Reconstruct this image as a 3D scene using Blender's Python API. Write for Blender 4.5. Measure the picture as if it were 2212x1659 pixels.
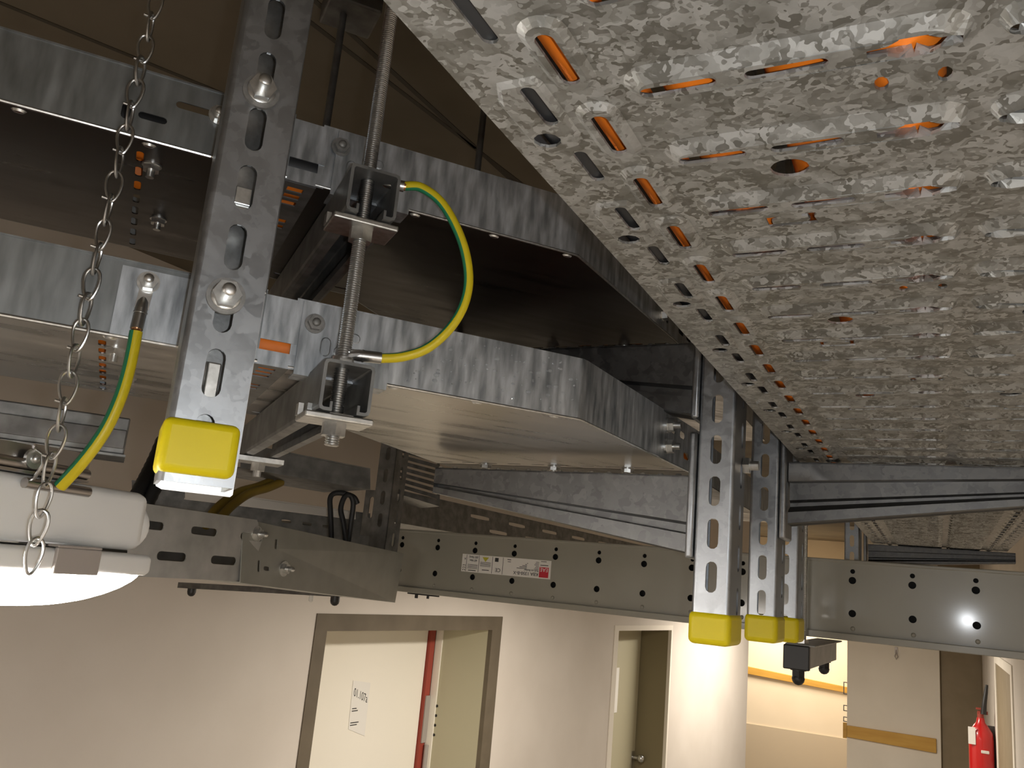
import bpy, math, random
from mathutils import Vector, Matrix
from mathutils.geometry import delaunay_2d_cdt
random.seed(7)
for o in list(bpy.data.objects): bpy.data.objects.remove(o)
sc = bpy.context.scene
COL = sc.collection
R = math.radians
CZ = 2.35                                   # camera height above the floor

# ------------------------------------------------------------------ camera
PITCH, ROLL, F = R(12.63), R(5.327), 1846.0
cp, sp, c_, s_ = math.cos(PITCH), math.sin(PITCH), math.cos(ROLL), math.sin(ROLL)
fwd = Vector((0, cp, sp)); up0 = Vector((0, -sp, cp)); r0 = Vector((1, 0, 0))
right = c_*r0 + s_*up0; up = -s_*r0 + c_*up0
cam = bpy.data.objects.new('camera', bpy.data.cameras.new('camera')); COL.objects.link(cam)
cam.matrix_world = Matrix(((right.x, up.x, -fwd.x, 0), (right.y, up.y, -fwd.y, 0), (right.z, up.z, -fwd.z, CZ), (0, 0, 0, 1)))
cam.data.sensor_width = 36.0; cam.data.lens = 36.0*F/2212.0
cam.data.clip_start = 0.02; cam.data.clip_end = 60
sc.camera = cam
# ------------------------------------------------------------------ view, world, lights
sc.view_settings.view_transform = 'Standard'; sc.view_settings.look = 'None'
sc.view_settings.gamma = 1.0; sc.view_settings.use_curve_mapping = False
sc.view_settings.exposure = 0.0
wd = bpy.data.worlds.new('world'); sc.world = wd; wd.use_nodes = True
wd.node_tree.nodes['Background'].inputs[0].default_value = (0.75, 0.8, 0.9, 1)
wd.node_tree.nodes['Background'].inputs[1].default_value = 0.0

def d(a): return Vector((math.sin(R(a)), math.cos(R(a)), 0))
def fpos(az, p):                             # frame of azimuth az: x to the right, y away, z up; origin below the camera
    return d(az)*p[0] + d(az-90)*p[1] + Vector((0, 0, p[2]+CZ))
def lamp(name, typ, az, p, energy, col, size=None, sy=None, rot=None):
    L = bpy.data.lights.new(name, typ); L.energy = energy; L.color = col
    if typ == 'AREA':
        L.shape = 'RECTANGLE'; L.size = size; L.size_y = sy
    elif size: L.shadow_soft_size = size
    o = bpy.data.objects.new(name, L); COL.objects.link(o); o.location = fpos(az, p)
    o.rotation_euler = rot if rot else (0, 0, R(90-az)); return o
WARM = (1.0, 0.92, 0.81); NEUT = (1.0, 0.95, 0.88)
lamp('phone_flash', 'POINT', 90, (0.028, -0.01, -0.006), 5.2, (0.92, 0.96, 1.0), 0.004)
lamp('corridor_light_ahead', 'AREA', 117, (-1.0, 3.3, 0.02), 36, WARM, 0.12, 1.2)
lamp('corridor_light_far', 'AREA', 117, (-0.9, 7.0, 0.05), 56, WARM, 0.12, 1.2)
lamp('stair_hall_light', 'AREA', 117, (-1.9, 11.4, 0.45), 90, (1.0, 0.86, 0.68), 0.3, 1.2)
lamp('fill_light_behind', 'AREA', 117, (-1.1, -2.2, -0.05), 58, NEUT, 0.12, 1.2)  # unseen fill light added behind the camera to brighten the left wall

# ------------------------------------------------------------------ materials
MATS = {}
def mat(name, col, rough=0.5, metal=0.0, col2=None, scale=(1, 1, 1), ns=20.0, detail=6.0, lo=0.35, hi=0.65,
        kind='noise', bump=0.0, bscale=None, emit=None, spec=0.5, trans=0.0, rvar=0.0, coat=0.0, sss=0.0):
    m = bpy.data.materials.new(name); m.use_nodes = True; MATS[name] = m
    nt = m.node_tree; b = nt.nodes['Principled BSDF']; N = nt.nodes.new; Lk = nt.links.new
    b.inputs['Base Color'].default_value = (*col, 1); b.inputs['Roughness'].default_value = rough
    b.inputs['Metallic'].default_value = metal; b.inputs['Specular IOR Level'].default_value = spec
    if coat: b.inputs['Coat Weight'].default_value = coat; b.inputs['Coat Roughness'].default_value = 0.10
    if trans: b.inputs['Transmission Weight'].default_value = trans
    if sss: b.inputs['Subsurface Weight'].default_value = sss; b.inputs['Subsurface Radius'].default_value = (.004, .004, .002)
    if emit: b.inputs['Emission Color'].default_value = (*emit[0], 1); b.inputs['Emission Strength'].default_value = emit[1]
    if col2 or bump:
        tc = N('ShaderNodeTexCoord'); mp = N('ShaderNodeMapping'); mp.inputs['Scale'].default_value = scale
        Lk(tc.outputs['Object'], mp.inputs['Vector'])
        no = N('ShaderNodeTexNoise'); no.inputs['Scale'].default_value = ns; no.inputs['Detail'].default_value = detail
        Lk(mp.outputs[0], no.inputs['Vector']); fac = no.outputs['Fac']
        if kind == 'spangle':
            n2 = N('ShaderNodeTexNoise'); n2.inputs['Scale'].default_value = ns*1.6; n2.inputs['Detail'].default_value = 2
            Lk(mp.outputs[0], n2.inputs['Vector'])
            mx = N('ShaderNodeMixRGB'); mx.blend_type = 'LINEAR_LIGHT'; mx.inputs[0].default_value = 0.018
            Lk(mp.outputs[0], mx.inputs[1]); Lk(n2.outputs['Color'], mx.inputs[2])
            vo = N('ShaderNodeTexVoronoi'); vo.inputs['Scale'].default_value = ns*2.2
            Lk(mx.outputs[0], vo.inputs['Vector'])
            sx = N('ShaderNodeSeparateColor'); Lk(vo.outputs['Color'], sx.inputs[0])
            ad = N('ShaderNodeMath'); ad.operation = 'MULTIPLY_ADD'; ad.inputs[1].default_value = 0.46; 
            Lk(sx.outputs[0], ad.inputs[0])
            m2 = N('ShaderNodeMath'); m2.operation = 'MULTIPLY'; m2.inputs[1].default_value = 0.54
            Lk(no.outputs['Fac'], m2.inputs[0]); Lk(m2.outputs[0], ad.inputs[2]); fac = ad.outputs[0]
        if col2:
            rp = N('ShaderNodeValToRGB'); e = rp.color_ramp.elements
            e[0].position = lo; e[0].color = (*col, 1); e[1].position = hi; e[1].color = (*col2, 1)
            Lk(fac, rp.inputs[0]); Lk(rp.outputs[0], b.inputs['Base Color'])
        if rvar:
            mr = N('ShaderNodeMapRange'); mr.inputs[3].default_value = rough-rvar; mr.inputs[4].default_value = rough+rvar
            mr.inputs[1].default_value = 0.3; mr.inputs[2].default_value = 0.7
            Lk(fac, mr.inputs[0]); Lk(mr.outputs[0], b.inputs['Roughness'])
        if bump:
            nb = no
            if bscale:
                nb = N('ShaderNodeTexNoise'); nb.inputs['Scale'].default_value = bscale; nb.inputs['Detail'].default_value = 3
                Lk(mp.outputs[0], nb.inputs['Vector'])
            bp = N('ShaderNodeBump'); bp.inputs['Strength'].default_value = bump; bp.inputs['Distance'].default_value = 0.002
            Lk(nb.outputs['Fac'], bp.inputs['Height']); Lk(bp.outputs[0], b.inputs['Normal'])
    return m
mat('spangle', (.205, .20, .178), .50, .84, (.465, .465, .445), ns=66, kind='spangle', lo=.30, hi=.70, bump=.05, bscale=60, rvar=.06)
mat('galv', (.33, .345, .36), .38, .92, (.41, .425, .44), ns=48, kind='spangle', lo=.25, hi=.8, bump=.05, bscale=70, rvar=.05)
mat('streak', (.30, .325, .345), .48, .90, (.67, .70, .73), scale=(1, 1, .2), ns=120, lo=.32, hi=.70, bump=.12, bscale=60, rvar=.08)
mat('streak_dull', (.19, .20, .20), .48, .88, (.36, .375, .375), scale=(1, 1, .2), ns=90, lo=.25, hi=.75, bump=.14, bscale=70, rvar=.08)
mat('brushed_shaded', (.085, .078, .072), .36, .95, (.13, .12, .11), scale=(.12, 1, 1), ns=60, lo=.3, hi=.7, bump=.05, bscale=14, rvar=.1)  # shaded copy of brushed: the underside's lack of light put into the colour
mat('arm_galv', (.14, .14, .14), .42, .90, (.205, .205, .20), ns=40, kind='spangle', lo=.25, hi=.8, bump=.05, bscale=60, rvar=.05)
mat('brushed', (.40, .38, .355), .32, .97, (.58, .555, .52), scale=(.12, 1, 1), ns=40, lo=.3, hi=.7, bump=.015, bscale=10, rvar=.10)
mat('dull', (.33, .33, .31), .55, .6, (.46, .45, .43), ns=26, lo=.3, hi=.7, bump=.03)
mat('dull_green', (.30, .30, .265), .5, .6, (.37, .365, .33), ns=18, lo=.3, hi=.7, bump=.03)
mat('zinc', (.72, .72, .70), .32, .95, (.55, .55, .53), ns=150, bump=.06)
mat('steel', (.60, .60, .59), .30, 1.0)
mat('washer', (.24, .235, .22), .58, .8, (.31, .30, .285), ns=200)
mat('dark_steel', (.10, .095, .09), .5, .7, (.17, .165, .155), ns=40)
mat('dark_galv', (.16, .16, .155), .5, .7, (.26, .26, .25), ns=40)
mat('copper', (.75, .38, .20), .3, 1.0)
mat('cap_yellow', (.62, .50, .004), .42, 0, (.67, .54, .006), ns=12, bump=.03, spec=.3)
mat('earth_yellow', (.66, .52, .01), .42)
mat('earth_green', (.02, .22, .10), .42)
mat('trunk_grey', (.30, .285, .235), .33, 0, (.32, .305, .25), ns=10, bump=.04, bscale=350, coat=.30)
mat('hole_black', (.012, .011, .009), .7)
mat('orange_cable', (.95, .235, .014), .55, 0, (.86, .20, .012), ns=30, bump=.04)
mat('black_cable', (.02, .02, .02), .5)
mat('grey_cable', (.30, .31, .33), .5)
mat('ochre_cable', (.30, .20, .03), .5)
mat('lamp_body', (.80, .80, .78), .5, 0)
mat('lamp_white', (.82, .82, .80), .5, 0)
mat('lamp_glow', (.9, .9, .88), .4, 0, emit=((1.0, .94, .88), 62.0))
mat('clip_grey', (.42, .38, .35), .4, .3)
mat('stainless', (.50, .47, .45), .3, 1.0)
mat('wall_paint', (.62, .56, .49), .85, 0, (.66, .60, .53), ns=3, bump=.05, bscale=140)
mat('end_paint', (.78, .72, .62), .85, 0, (.82, .76, .66), ns=3, bump=.05, bscale=140)
mat('hall_paint', (.80, .70, .55), .85, 0, (.84, .74, .59), ns=2)
mat('hall_lower_tone', (.56, .48, .37), .8)
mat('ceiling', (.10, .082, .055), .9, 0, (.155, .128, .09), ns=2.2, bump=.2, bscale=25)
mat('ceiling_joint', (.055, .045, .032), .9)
mat('floor', (.15, .135, .115), .6, 0, (.19, .17, .145), ns=5)
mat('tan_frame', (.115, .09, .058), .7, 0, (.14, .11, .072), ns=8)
mat('leaf_cream', (.93, .88, .77), .35, 0)
mat('olive', (.50, .46, .32), .5)
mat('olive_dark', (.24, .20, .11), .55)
mat('brown_door', (.22, .17, .10), .6, 0, (.25, .195, .12), ns=6)
mat('seal_red', (.32, .05, .03), .6)
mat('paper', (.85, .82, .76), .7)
mat('ink', (.03, .03, .03), .6)
mat('logo_red', (.60, .02, .04), .5)
mat('sign_yellow', (.55, .50, .04), .5)
mat('wood', (.55, .30, .05), .5, 0, (.62, .36, .07), scale=(.15, 1, 1), ns=20)
mat('ext_red', (.52, .012, .012), .3, coat=.4)
mat('black_plastic', (.015, .014, .013), .45)
mat('white_plastic', (.7, .68, .62), .5)
mat('water', (.85, .88, .9), .10, 0, trans=.8, spec=1.0)

# ------------------------------------------------------------------ mesh builder
class MB:
    def __init__(s): s.v = []; s.f = []; s.m = []
    def add(s, vs, fs, mi=0):
        n = len(s.v); s.v += [tuple(v) for v in vs]; s.f += [tuple(i+n for i in f) for f in fs]; s.m += [mi]*len(fs); return s
    def box(s, x0, x1, y0, y1, z0, z1, mi=0):
        return s.add([(x, y, z) for z in (z0, z1) for y in (y0, y1) for x in (x0, x1)],
                     [(0, 2, 3, 1), (4, 5, 7, 6), (0, 1, 5, 4), (2, 6, 7, 3), (0, 4, 6, 2), (1, 3, 7, 5)], mi)
    def hexa(s, P, mi=0):                     # 8 corners, ordered like box
        return s.add(P, [(0, 2, 3, 1), (4, 5, 7, 6), (0, 1, 5, 4), (2, 6, 7, 3), (0, 4, 6, 2), (1, 3, 7, 5)], mi)
    def extrude(s, loop, f, a, b, mi=0, caps=True):   # loop of 2D points mapped by f(u,v,t)
        n = len(loop); vs = [f(u, v, a) for u, v in loop]+[f(u, v, b) for u, v in loop]
        fs = [(i, (i+1) % n, n+(i+1) % n, n+i) for i in range(n)]
        if caps: fs += [tuple(range(n-1, -1, -1)), tuple(range(n, 2*n))]
        return s.add(vs, fs, mi)
    def cyl(s, p, q, r, n=16, r2=None, mi=0, ph=0.0):
        p = Vector(p); q = Vector(q); a = (q-p).normalized(); x = a.orthogonal().normalized(); y = a.cross(x)
        r2 = r if r2 is None else r2; cs = [(math.cos(2*math.pi*i/n+ph), math.sin(2*math.pi*i/n+ph)) for i in range(n)]
        vs = [p+(x*c+y*k)*r for c, k in cs]+[q+(x*c+y*k)*r2 for c, k in cs]
        return s.add(vs, [(i, (i+1) % n, n+(i+1) % n, n+i) for i in range(n)]+[tuple(range(n-1, -1, -1)), tuple(range(n, 2*n))], mi)
    def ring(s, p, q, r, ri, n=24, mi=0):     # washer
        p = Vector(p); q = Vector(q); a = (q-p).normalized(); x = a.orthogonal().normalized(); y = a.cross(x)
        vs = []
        for (o, rr) in ((p, ri), (p, r), (q, r), (q, ri)):
            vs += [o+(x*math.cos(2*math.pi*i/n)+y*math.sin(2*math.pi*i/n))*rr for i in range(n)]
        fs = [(k*n+i, k*n+(i+1) % n, ((k+1) % 4)*n+(i+1) % n, ((k+1) % 4)*n+i) for k in range(4) for i in range(n)]
        return s.add(vs, fs, mi)
    def lathe(s, p, q, prof, n=12, mi=0):     # prof: (t along p->q in metres, radius)
        p = Vector(p); a = (Vector(q)-p).normalized(); x = a.orthogonal().normalized(); y = a.cross(x); vs = []
        for t, r in prof: vs += [p+a*t+(x*math.cos(2*math.pi*i/n)+y*math.sin(2*math.pi*i/n))*r for i in range(n)]
        k = len(prof)
        fs = [(j*n+i, j*n+(i+1) % n, (j+1)*n+(i+1) % n, (j+1)*n+i) for j in range(k-1) for i in range(n)]
        return s.add(vs, fs+[tuple(range(n-1, -1, -1)), tuple(range((k-1)*n, k*n))], mi)
    def thread(s, p, q, r, pitch=.00175, n=12):
        L = (Vector(q)-Vector(p)).length; prof = []; t = 0
        while t < L:
            prof += [(t, r*.84), (t+pitch*.35, r), (t+pitch*.6, r)]; t += pitch
        return s.lathe(p, q, prof, n)
    def tube(s, pts, r, n=12, closed=False, mi=0, stripe=None, ref=None):
        P = [Vector(p) for p in pts]; k = len(P); vs = []; x = None
        for i in range(k):
            a = P[(i+1) % k] if (closed or i < k-1) else P[i]; b = P[i-1] if (closed or i > 0) else P[i]
            t = (a-b).normalized()
            if ref is not None: x = (ref-t*ref.dot(t)).normalized()
            elif x is None: x = t.orthogonal().normalized()
            else: x = (x-t*x.dot(t)).normalized()
            y = t.cross(x); rr = r[i] if isinstance(r, (list, tuple)) else r
            vs += [P[i]+(x*math.cos(2*math.pi*j/n)+y*math.sin(2*math.pi*j/n))*rr for j in range(n)]
        base = len(s.v); s.v += [tuple(v) for v in vs]
        for i in range(k if closed else k-1):
            for j in range(n):
                s.f.append((base+i*n+j, base+i*n+(j+1) % n, base+((i+1) % k)*n+(j+1) % n, base+((i+1) % k)*n+j))
                s.m.append(stripe(j/n) if stripe else mi)
        if not closed:
            s.f += [tuple(base+j for j in range(n-1, -1, -1)), tuple(base+(k-1)*n+j for j in range(n))]; s.m += [mi, mi]
        return s
    def hexnut(s, p, q, r, bore=None): return s.cyl(p, q, r, 6, ph=.3)
    def ball(s, c, r, n=10, sq=(1, 1, 1), mi=0):
        c = Vector(c); vs = [c+Vector((0, 0, -r*sq[2]))]; m = n//2
        for i in range(1, m):
            th = math.pi*i/m-math.pi/2
            vs += [c+Vector((r*sq[0]*math.cos(th)*math.cos(2*math.pi*j/n), r*sq[1]*math.cos(th)*math.sin(2*math.pi*j/n), r*sq[2]*math.sin(th))) for j in range(n)]
        vs.append(c+Vector((0, 0, r*sq[2]))); fs = [(0, 1+(j+1) % n, 1+j) for j in range(n)]
        for i in range(m-2): fs += [(1+i*n+j, 1+i*n+(j+1) % n, 1+(i+1)*n+(j+1) % n, 1+(i+1)*n+j) for j in range(n)]
        e = len(vs)-1; fs += [(e, 1+(m-2)*n+j, 1+(m-2)*n+(j+1) % n) for j in range(n)]
        return s.add(vs, fs, mi)

# plates with real holes and pressed ribs ---------------------------------
def rect(u0, u1, v0, v1): return [(u0, v0), (u1, v0), (u1, v1), (u0, v1)]
def circ(u, v, r, n=12, rv=None): return [(u+r*math.cos(2*math.pi*i/n), v+(rv or r)*math.sin(2*math.pi*i/n)) for i in range(n)]
def slot(u, v, lu, lv, n=5):                  # stadium of total size lu x lv
    r = min(lu, lv)/2; out = []
    if lu >= lv:
        a = lu/2-r
        for i in range(n+1): t = -math.pi/2+math.pi*i/n; out.append((u+a+r*math.cos(t), v+r*math.sin(t)))
        for i in range(n+1): t = math.pi/2+math.pi*i/n; out.append((u-a+r*math.cos(t), v+r*math.sin(t)))
    else:
        a = lv/2-r
        for i in range(n+1): t = math.pi*i/n; out.append((u+r*math.cos(t), v+a+r*math.sin(t)))
        for i in range(n+1): t = math.pi+math.pi*i/n; out.append((u+r*math.cos(t), v-a+r*math.sin(t)))
    if lu == lv: return circ(u, v, r, 12)
    return out
def inside(p, L):
    x, y = p; r = False; j = len(L)-1
    for i in range(len(L)):
        if (L[i][1] > y) != (L[j][1] > y) and x < (L[j][0]-L[i][0])*(y-L[i][1])/(L[j][1]-L[i][1])+L[i][0]: r = not r
        j = i
    return r
def plate(mb, outer, holes, f, thick, emboss=(), mi=0):
    """sheet in (u,v); holes cut through; emboss = [(outer loop, inner loop, depth)]; f(u,v,w) -> xyz, w from 0 to thick"""
    V = []; E = []; Wv = []
    emb = [(i, o, min(p[0] for p in i)-1e-6, max(p[0] for p in i)+1e-6, min(p[1] for p in i)-1e-6, max(p[1] for p in i)+1e-6, dp) for o, i, dp in emboss]
    def level(L):
        cu = sum(p[0] for p in L)/len(L); cv = sum(p[1] for p in L)/len(L)
        for i, o, a, b, c, e, dp in emb:
            if a < cu < b and c < cv < e and inside((cu, cv), i): return dp
        return 0.0
    def loop(L, w):
        n = len(V); V.extend(Vector(p) for p in L); Wv.extend([w]*len(L)); E.extend((n+i, n+(i+1) % len(L)) for i in range(len(L)))
    loop(outer, 0.0)
    for o, i, dp in emboss: loop(o, 0.0); loop(i, dp)
    for h in holes: loop(h, level(h))
    ov, oe, of, orig, _, _ = delaunay_2d_cdt(V, E, [], 0, 1e-7)
    W = [max((Wv[k] for k in ol), key=abs) if ol else 0.0 for ol in orig]
    hb = [(min(p[0] for p in h), max(p[0] for p in h), min(p[1] for p in h), max(p[1] for p in h), h) for h in holes]
    grid = {}
    cs = .03
    for q in hb:
        for a in range(int(q[0]//cs), int(q[1]//cs)+1):
            for b in range(int(q[2]//cs), int(q[3]//cs)+1): grid.setdefault((a, b), []).append(q)
    tris = []
    convex = len(outer) == 4
    for t in of:
        cu = sum(ov[i].x for i in t)/3; cv = sum(ov[i].y for i in t)/3
        if not convex and not inside((cu, cv), outer): continue
        if any(q[0] < cu < q[1] and q[2] < cv < q[3] and inside((cu, cv), q[4]) for q in grid.get((int(cu//cs), int(cv//cs)), ())): continue
        tris.append(tuple(t))
    n = len(ov); cnt = {}
    for t in tris:
        for i in range(3): cnt[(t[i], t[(i+1) % 3])] = 1
    vs = [f(ov[i].x, ov[i].y, W[i]) for i in range(n)]+[f(ov[i].x, ov[i].y, W[i]+thick) for i in range(n)]
    fs = [t[::-1] for t in tris]+[tuple(i+n for i in t) for t in tris]
    fs += [(a, b, b+n, a+n) for (a, b) in cnt if (b, a) not in cnt]
    mb.add(vs, fs, mi)
    return mb

# ------------------------------------------------------------------ objects
class Thing:
    def __init__(s, name, label=None, cat=None, az=90, base=(0, 0, 0), group=None, kind=None):
        s.az = az; s.base = Vector(base); s.o = bpy.data.objects.new(name, None); COL.objects.link(s.o)
        s.o.empty_display_size = .02
        s.o.location = fpos(az, base); s.o.rotation_euler = (0, 0, R(90-az))
        if label: s.o['label'] = label
        if cat: s.o['category'] = cat
        if group: s.o['group'] = group
        if kind: s.o['kind'] = kind
    def part(s, name, mb, mats, parent=None, smooth=False, bevel=0, label=None, kind=None, seg=2):
        o = mkobj(name, mb, mats, s.base, smooth, bevel, seg); o.parent = parent or s.o
        if label: o['label'] = label
        if kind: o['kind'] = kind
        return o
def mkobj(name, mb, mats, base=(0, 0, 0), smooth=False, bevel=0, seg=2):
    me = bpy.data.meshes.new(name); b = Vector(base)
    me.from_pydata([Vector(v)-b for v in mb.v], [], mb.f); me.update()
    for m in (mats if isinstance(mats, (list, tuple)) else [mats]): me.materials.append(MATS[m])
    if len(set(mb.m)) > 1: me.polygons.foreach_set('material_index', mb.m)
    import bmesh
    bm = bmesh.new(); bm.from_mesh(me); bmesh.ops.recalc_face_normals(bm, faces=bm.faces); bm.to_mesh(me); bm.free()
    if smooth:
        me.polygons.foreach_set('use_smooth', [True]*len(me.polygons))
        try: me.set_sharp_from_angle(angle=R(38))
        except Exception: pass
    o = bpy.data.objects.new(name, me); COL.objects.link(o)
    if bevel:
        md = o.modifiers.new('bevel', 'BEVEL'); md.width = bevel; md.segments = seg; md.limit_method = 'ANGLE'; md.angle_limit = R(40)
    return o
def single(name, mb, mats, az, base, label, cat, group=None, kind=None, smooth=False, bevel=0, seg=2):
    o = mkobj(name, mb, mats, base, smooth, bevel, seg); o.location = fpos(az, base); o.rotation_euler = (0, 0, R(90-az))
    if label: o['label'] = label
    if cat: o['category'] = cat
    if group: o['group'] = group
    if kind: o['kind'] = kind
    return o
def structure(name, mb, mats, az, base=(0, 0, -CZ)): return single(name, mb, mats, az, base, None, None, kind='structure')
def text_mesh(body, size, m):
    cu = bpy.data.curves.new('text', 'FONT'); cu.body = body; cu.size = size; cu.extrude = .00015; cu.align_x = 'LEFT'
    t = bpy.data.objects.new('text', cu); COL.objects.link(t); bpy.context.view_layer.update()
    me = bpy.data.meshes.new_from_object(t.evaluated_get(bpy.context.evaluated_depsgraph_get()))
    bpy.data.objects.remove(t); mb = MB()
    mb.add([v.co[:] for v in me.vertices], [tuple(p.vertices) for p in me.polygons]); bpy.data.meshes.remove(me); return mb

FT, FL, FB, FW, FM = 117, 66, 118, 122.33, 112     # corridor, left trays, trunking, left wall, luminaire

# ================================================================== SETTING
FLOOR, CEIL = -CZ, 0.86
structure('floor', MB().box(-9, 3, -5, 16, FLOOR-.1, FLOOR), 'floor', FT, (0, 0, FLOOR))
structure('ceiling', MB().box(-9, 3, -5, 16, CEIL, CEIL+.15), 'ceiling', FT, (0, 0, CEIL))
def ceil_line(x0, y0, x1, y1):
    P = []
    for x, y in ((x0, y0), (x1, y1)):
        r = right*((x-1106)/F)-up*((y-829.5)/F)+fwd; P.append(r*(CEIL/r.z))
    t = (P[1]-P[0]).normalized(); n = Vector((-t.y, t.x, 0))*.005; A, B = P[0]-t*1.5, P[1]+t*1.0
    return MB().hexa([A-n+Vector((0, 0, -.001)), B-n+Vector((0, 0, -.001)), A+n+Vector((0, 0, -.001)), B+n+Vector((0, 0, -.001)), A-n, B-n, A+n, B+n])
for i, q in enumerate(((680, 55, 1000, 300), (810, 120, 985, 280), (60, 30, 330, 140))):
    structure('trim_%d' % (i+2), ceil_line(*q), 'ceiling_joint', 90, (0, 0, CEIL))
WX = -2.313
D1 = (2.449, 3.766, -.20); D2 = (5.122, 6.134, -.241)
mb = MB()
plate(mb, [(-6, FLOOR), (D1[0], FLOOR), (D1[0], D1[2]), (D1[1], D1[2]), (D1[1], FLOOR), (D2[0], FLOOR), (D2[0], D2[2]), (D2[1], D2[2]), (D2[1], FLOOR), (8.076, FLOOR), (8.076, CEIL), (-6, CEIL)],
      [], lambda u, v, w: (WX-w, u, v), .12)
structure('wall_left', mb, 'wall_paint', FW)
structure('wall_left_return', MB().box(-6, WX-.12, 7.956, 8.076, FLOOR, CEIL), 'wall_paint', FW)
structure('wall_right', MB().box(.38, .5, -5, 10.12, FLOOR, CEIL), 'wall_paint', FT)
structure('wall_back', MB().box(-5, .38, -4.5, -4.38, FLOOR, CEIL), 'wall_paint', FT)
structure('wall_end', MB().box(-.865, .0, 10, 10.35, FLOOR, CEIL), 'end_paint', FT)
structure('wall_hall', MB().box(-9, .5, 12.5, 12.65, FLOOR, CEIL), 'hall_paint', FT)
structure('wall_hall_right', MB().box(-.865, -.745, 10.35, 12.5, FLOOR, CEIL), 'hall_paint', FT)
# door 1, deep niche with cream leaf
T = Thing('door_1', az=FW, base=(WX, 2.449, FLOOR), kind='structure')
y0, y1, zt = D1
fr = MB(); i0, i1, it = 2.513, 3.679, -.264
fr.box(WX-.02, WX+.004, y0, i0, FLOOR, zt).box(WX-.02, WX+.004, i1, y1, FLOOR, zt).box(WX-.02, WX+.004, i0, i1, it, zt)
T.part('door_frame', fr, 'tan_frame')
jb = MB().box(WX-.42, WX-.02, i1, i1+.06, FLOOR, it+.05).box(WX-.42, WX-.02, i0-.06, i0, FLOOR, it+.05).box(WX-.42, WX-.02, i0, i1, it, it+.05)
T.part('door_reveal', jb, 'olive')
xl = WX-.338
T.part('door_leaf', MB().box(xl-.05, xl, i0+.004, i1-.055, FLOOR+.01, it-.012), 'leaf_cream', bevel=.004)
T.part('seal_strip', MB().box(xl-.05, xl+.015, i1-.052, i1-.012, FLOOR+.01, it-.012), 'seal_red')
for k in range(4):
    zc = it-.46-.62*k
    h = T.part('hinge', MB().box(xl+.015, xl+.022, i1-.045, i1-.006, zc-.11, zc+.11).cyl((xl+.03, i1-.012, zc-.28), (xl+.03, i1-.012, zc-.12), .012), 'clip_grey')
    sm = MB()
    for q in range(4): sm.cyl((xl+.06, i1-.0005, zc-.07+.045*q), (xl+.06, i1-.002, zc-.07+.045*q), .007, 8)
    T.part('hinge_screws', sm, 'hole_black', parent=h)
T.part('rebate_strip', MB().box(xl+.015, xl+.055, i1-.008, i1, FLOOR, it), 'leaf_cream')
T = Thing('door_paper', 'white sheet headed 01.107a taped to the cream door', 'notice', FW, (xl+.001, 3.10, -.74))
pp = MB().hexa([(xl+.001, 3.102, -.723), (xl+.002, 3.102, -.723), (xl+.001, 3.219, -.763), (xl+.002, 3.219, -.763),
                (xl+.001, 3.095, -.517), (xl+.002, 3.095, -.517), (xl+.001, 3.216, -.533), (xl+.002, 3.216, -.533)])
T.part('sheet', pp, 'paper')
tm = text_mesh('01.107a', .050, 'ink'); tw = max(v[0] for v in tm.v)
tm.v = [(xl+.0022+v[2], 3.108+v[0]*.100/tw, -.582+v[1]-v[0]*.24) for v in tm.v]
T.part('room_number', tm, 'ink')
PPY = 3.098
for zz, b in ((-.640, .030), (-.650, .040), (-.700, .055), (-.710, .045)):
    T.part('print_line', MB().box(xl+.0022, xl+.0026, PPY+.012, PPY+.012+b, zz, zz+.004), 'ink')
# door 2
T = Thing('door_2', az=FW, base=(WX, 5.122, FLOOR), kind='structure')
y0, y1, zt = D2; i0, i1, it = 5.184, 6.11, -.274
T.part('door_frame', MB().box(WX-.02, WX+.004, y0, i0, FLOOR, zt).box(WX-.02, WX+.004, i1, y1, FLOOR, zt).box(WX-.02, WX+.004, i0, i1, it, zt), 'end_paint')
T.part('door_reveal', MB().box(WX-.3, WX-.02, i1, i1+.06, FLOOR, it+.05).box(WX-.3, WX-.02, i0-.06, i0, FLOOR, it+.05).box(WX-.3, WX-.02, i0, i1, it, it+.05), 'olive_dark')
xl2 = WX-.225
T.part('door_leaf', MB().box(xl2-.05, xl2, i0+.004, i1-.008, FLOOR+.01, it-.012), 'olive', bevel=.004)
hm = MB().box(xl2, xl2+.006, i1-.075, i1-.03, -1.42, -1.13).cyl((xl2, i1-.05, -1.168), (xl2+.05, i1-.05, -1.168), .012).ball((xl2+.065, i1-.05, -1.168), .028, 12)
T.part('door_handle', hm, 'steel', smooth=True)
single('paper_strip', MB().box(xl2+.001, xl2+.004, 5.642, 5.735, -.842, -.548), 'paper', FW, (xl2+.001, 5.642, -.842), 'long blank white paper stuck to the olive green door', 'notice')
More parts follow.
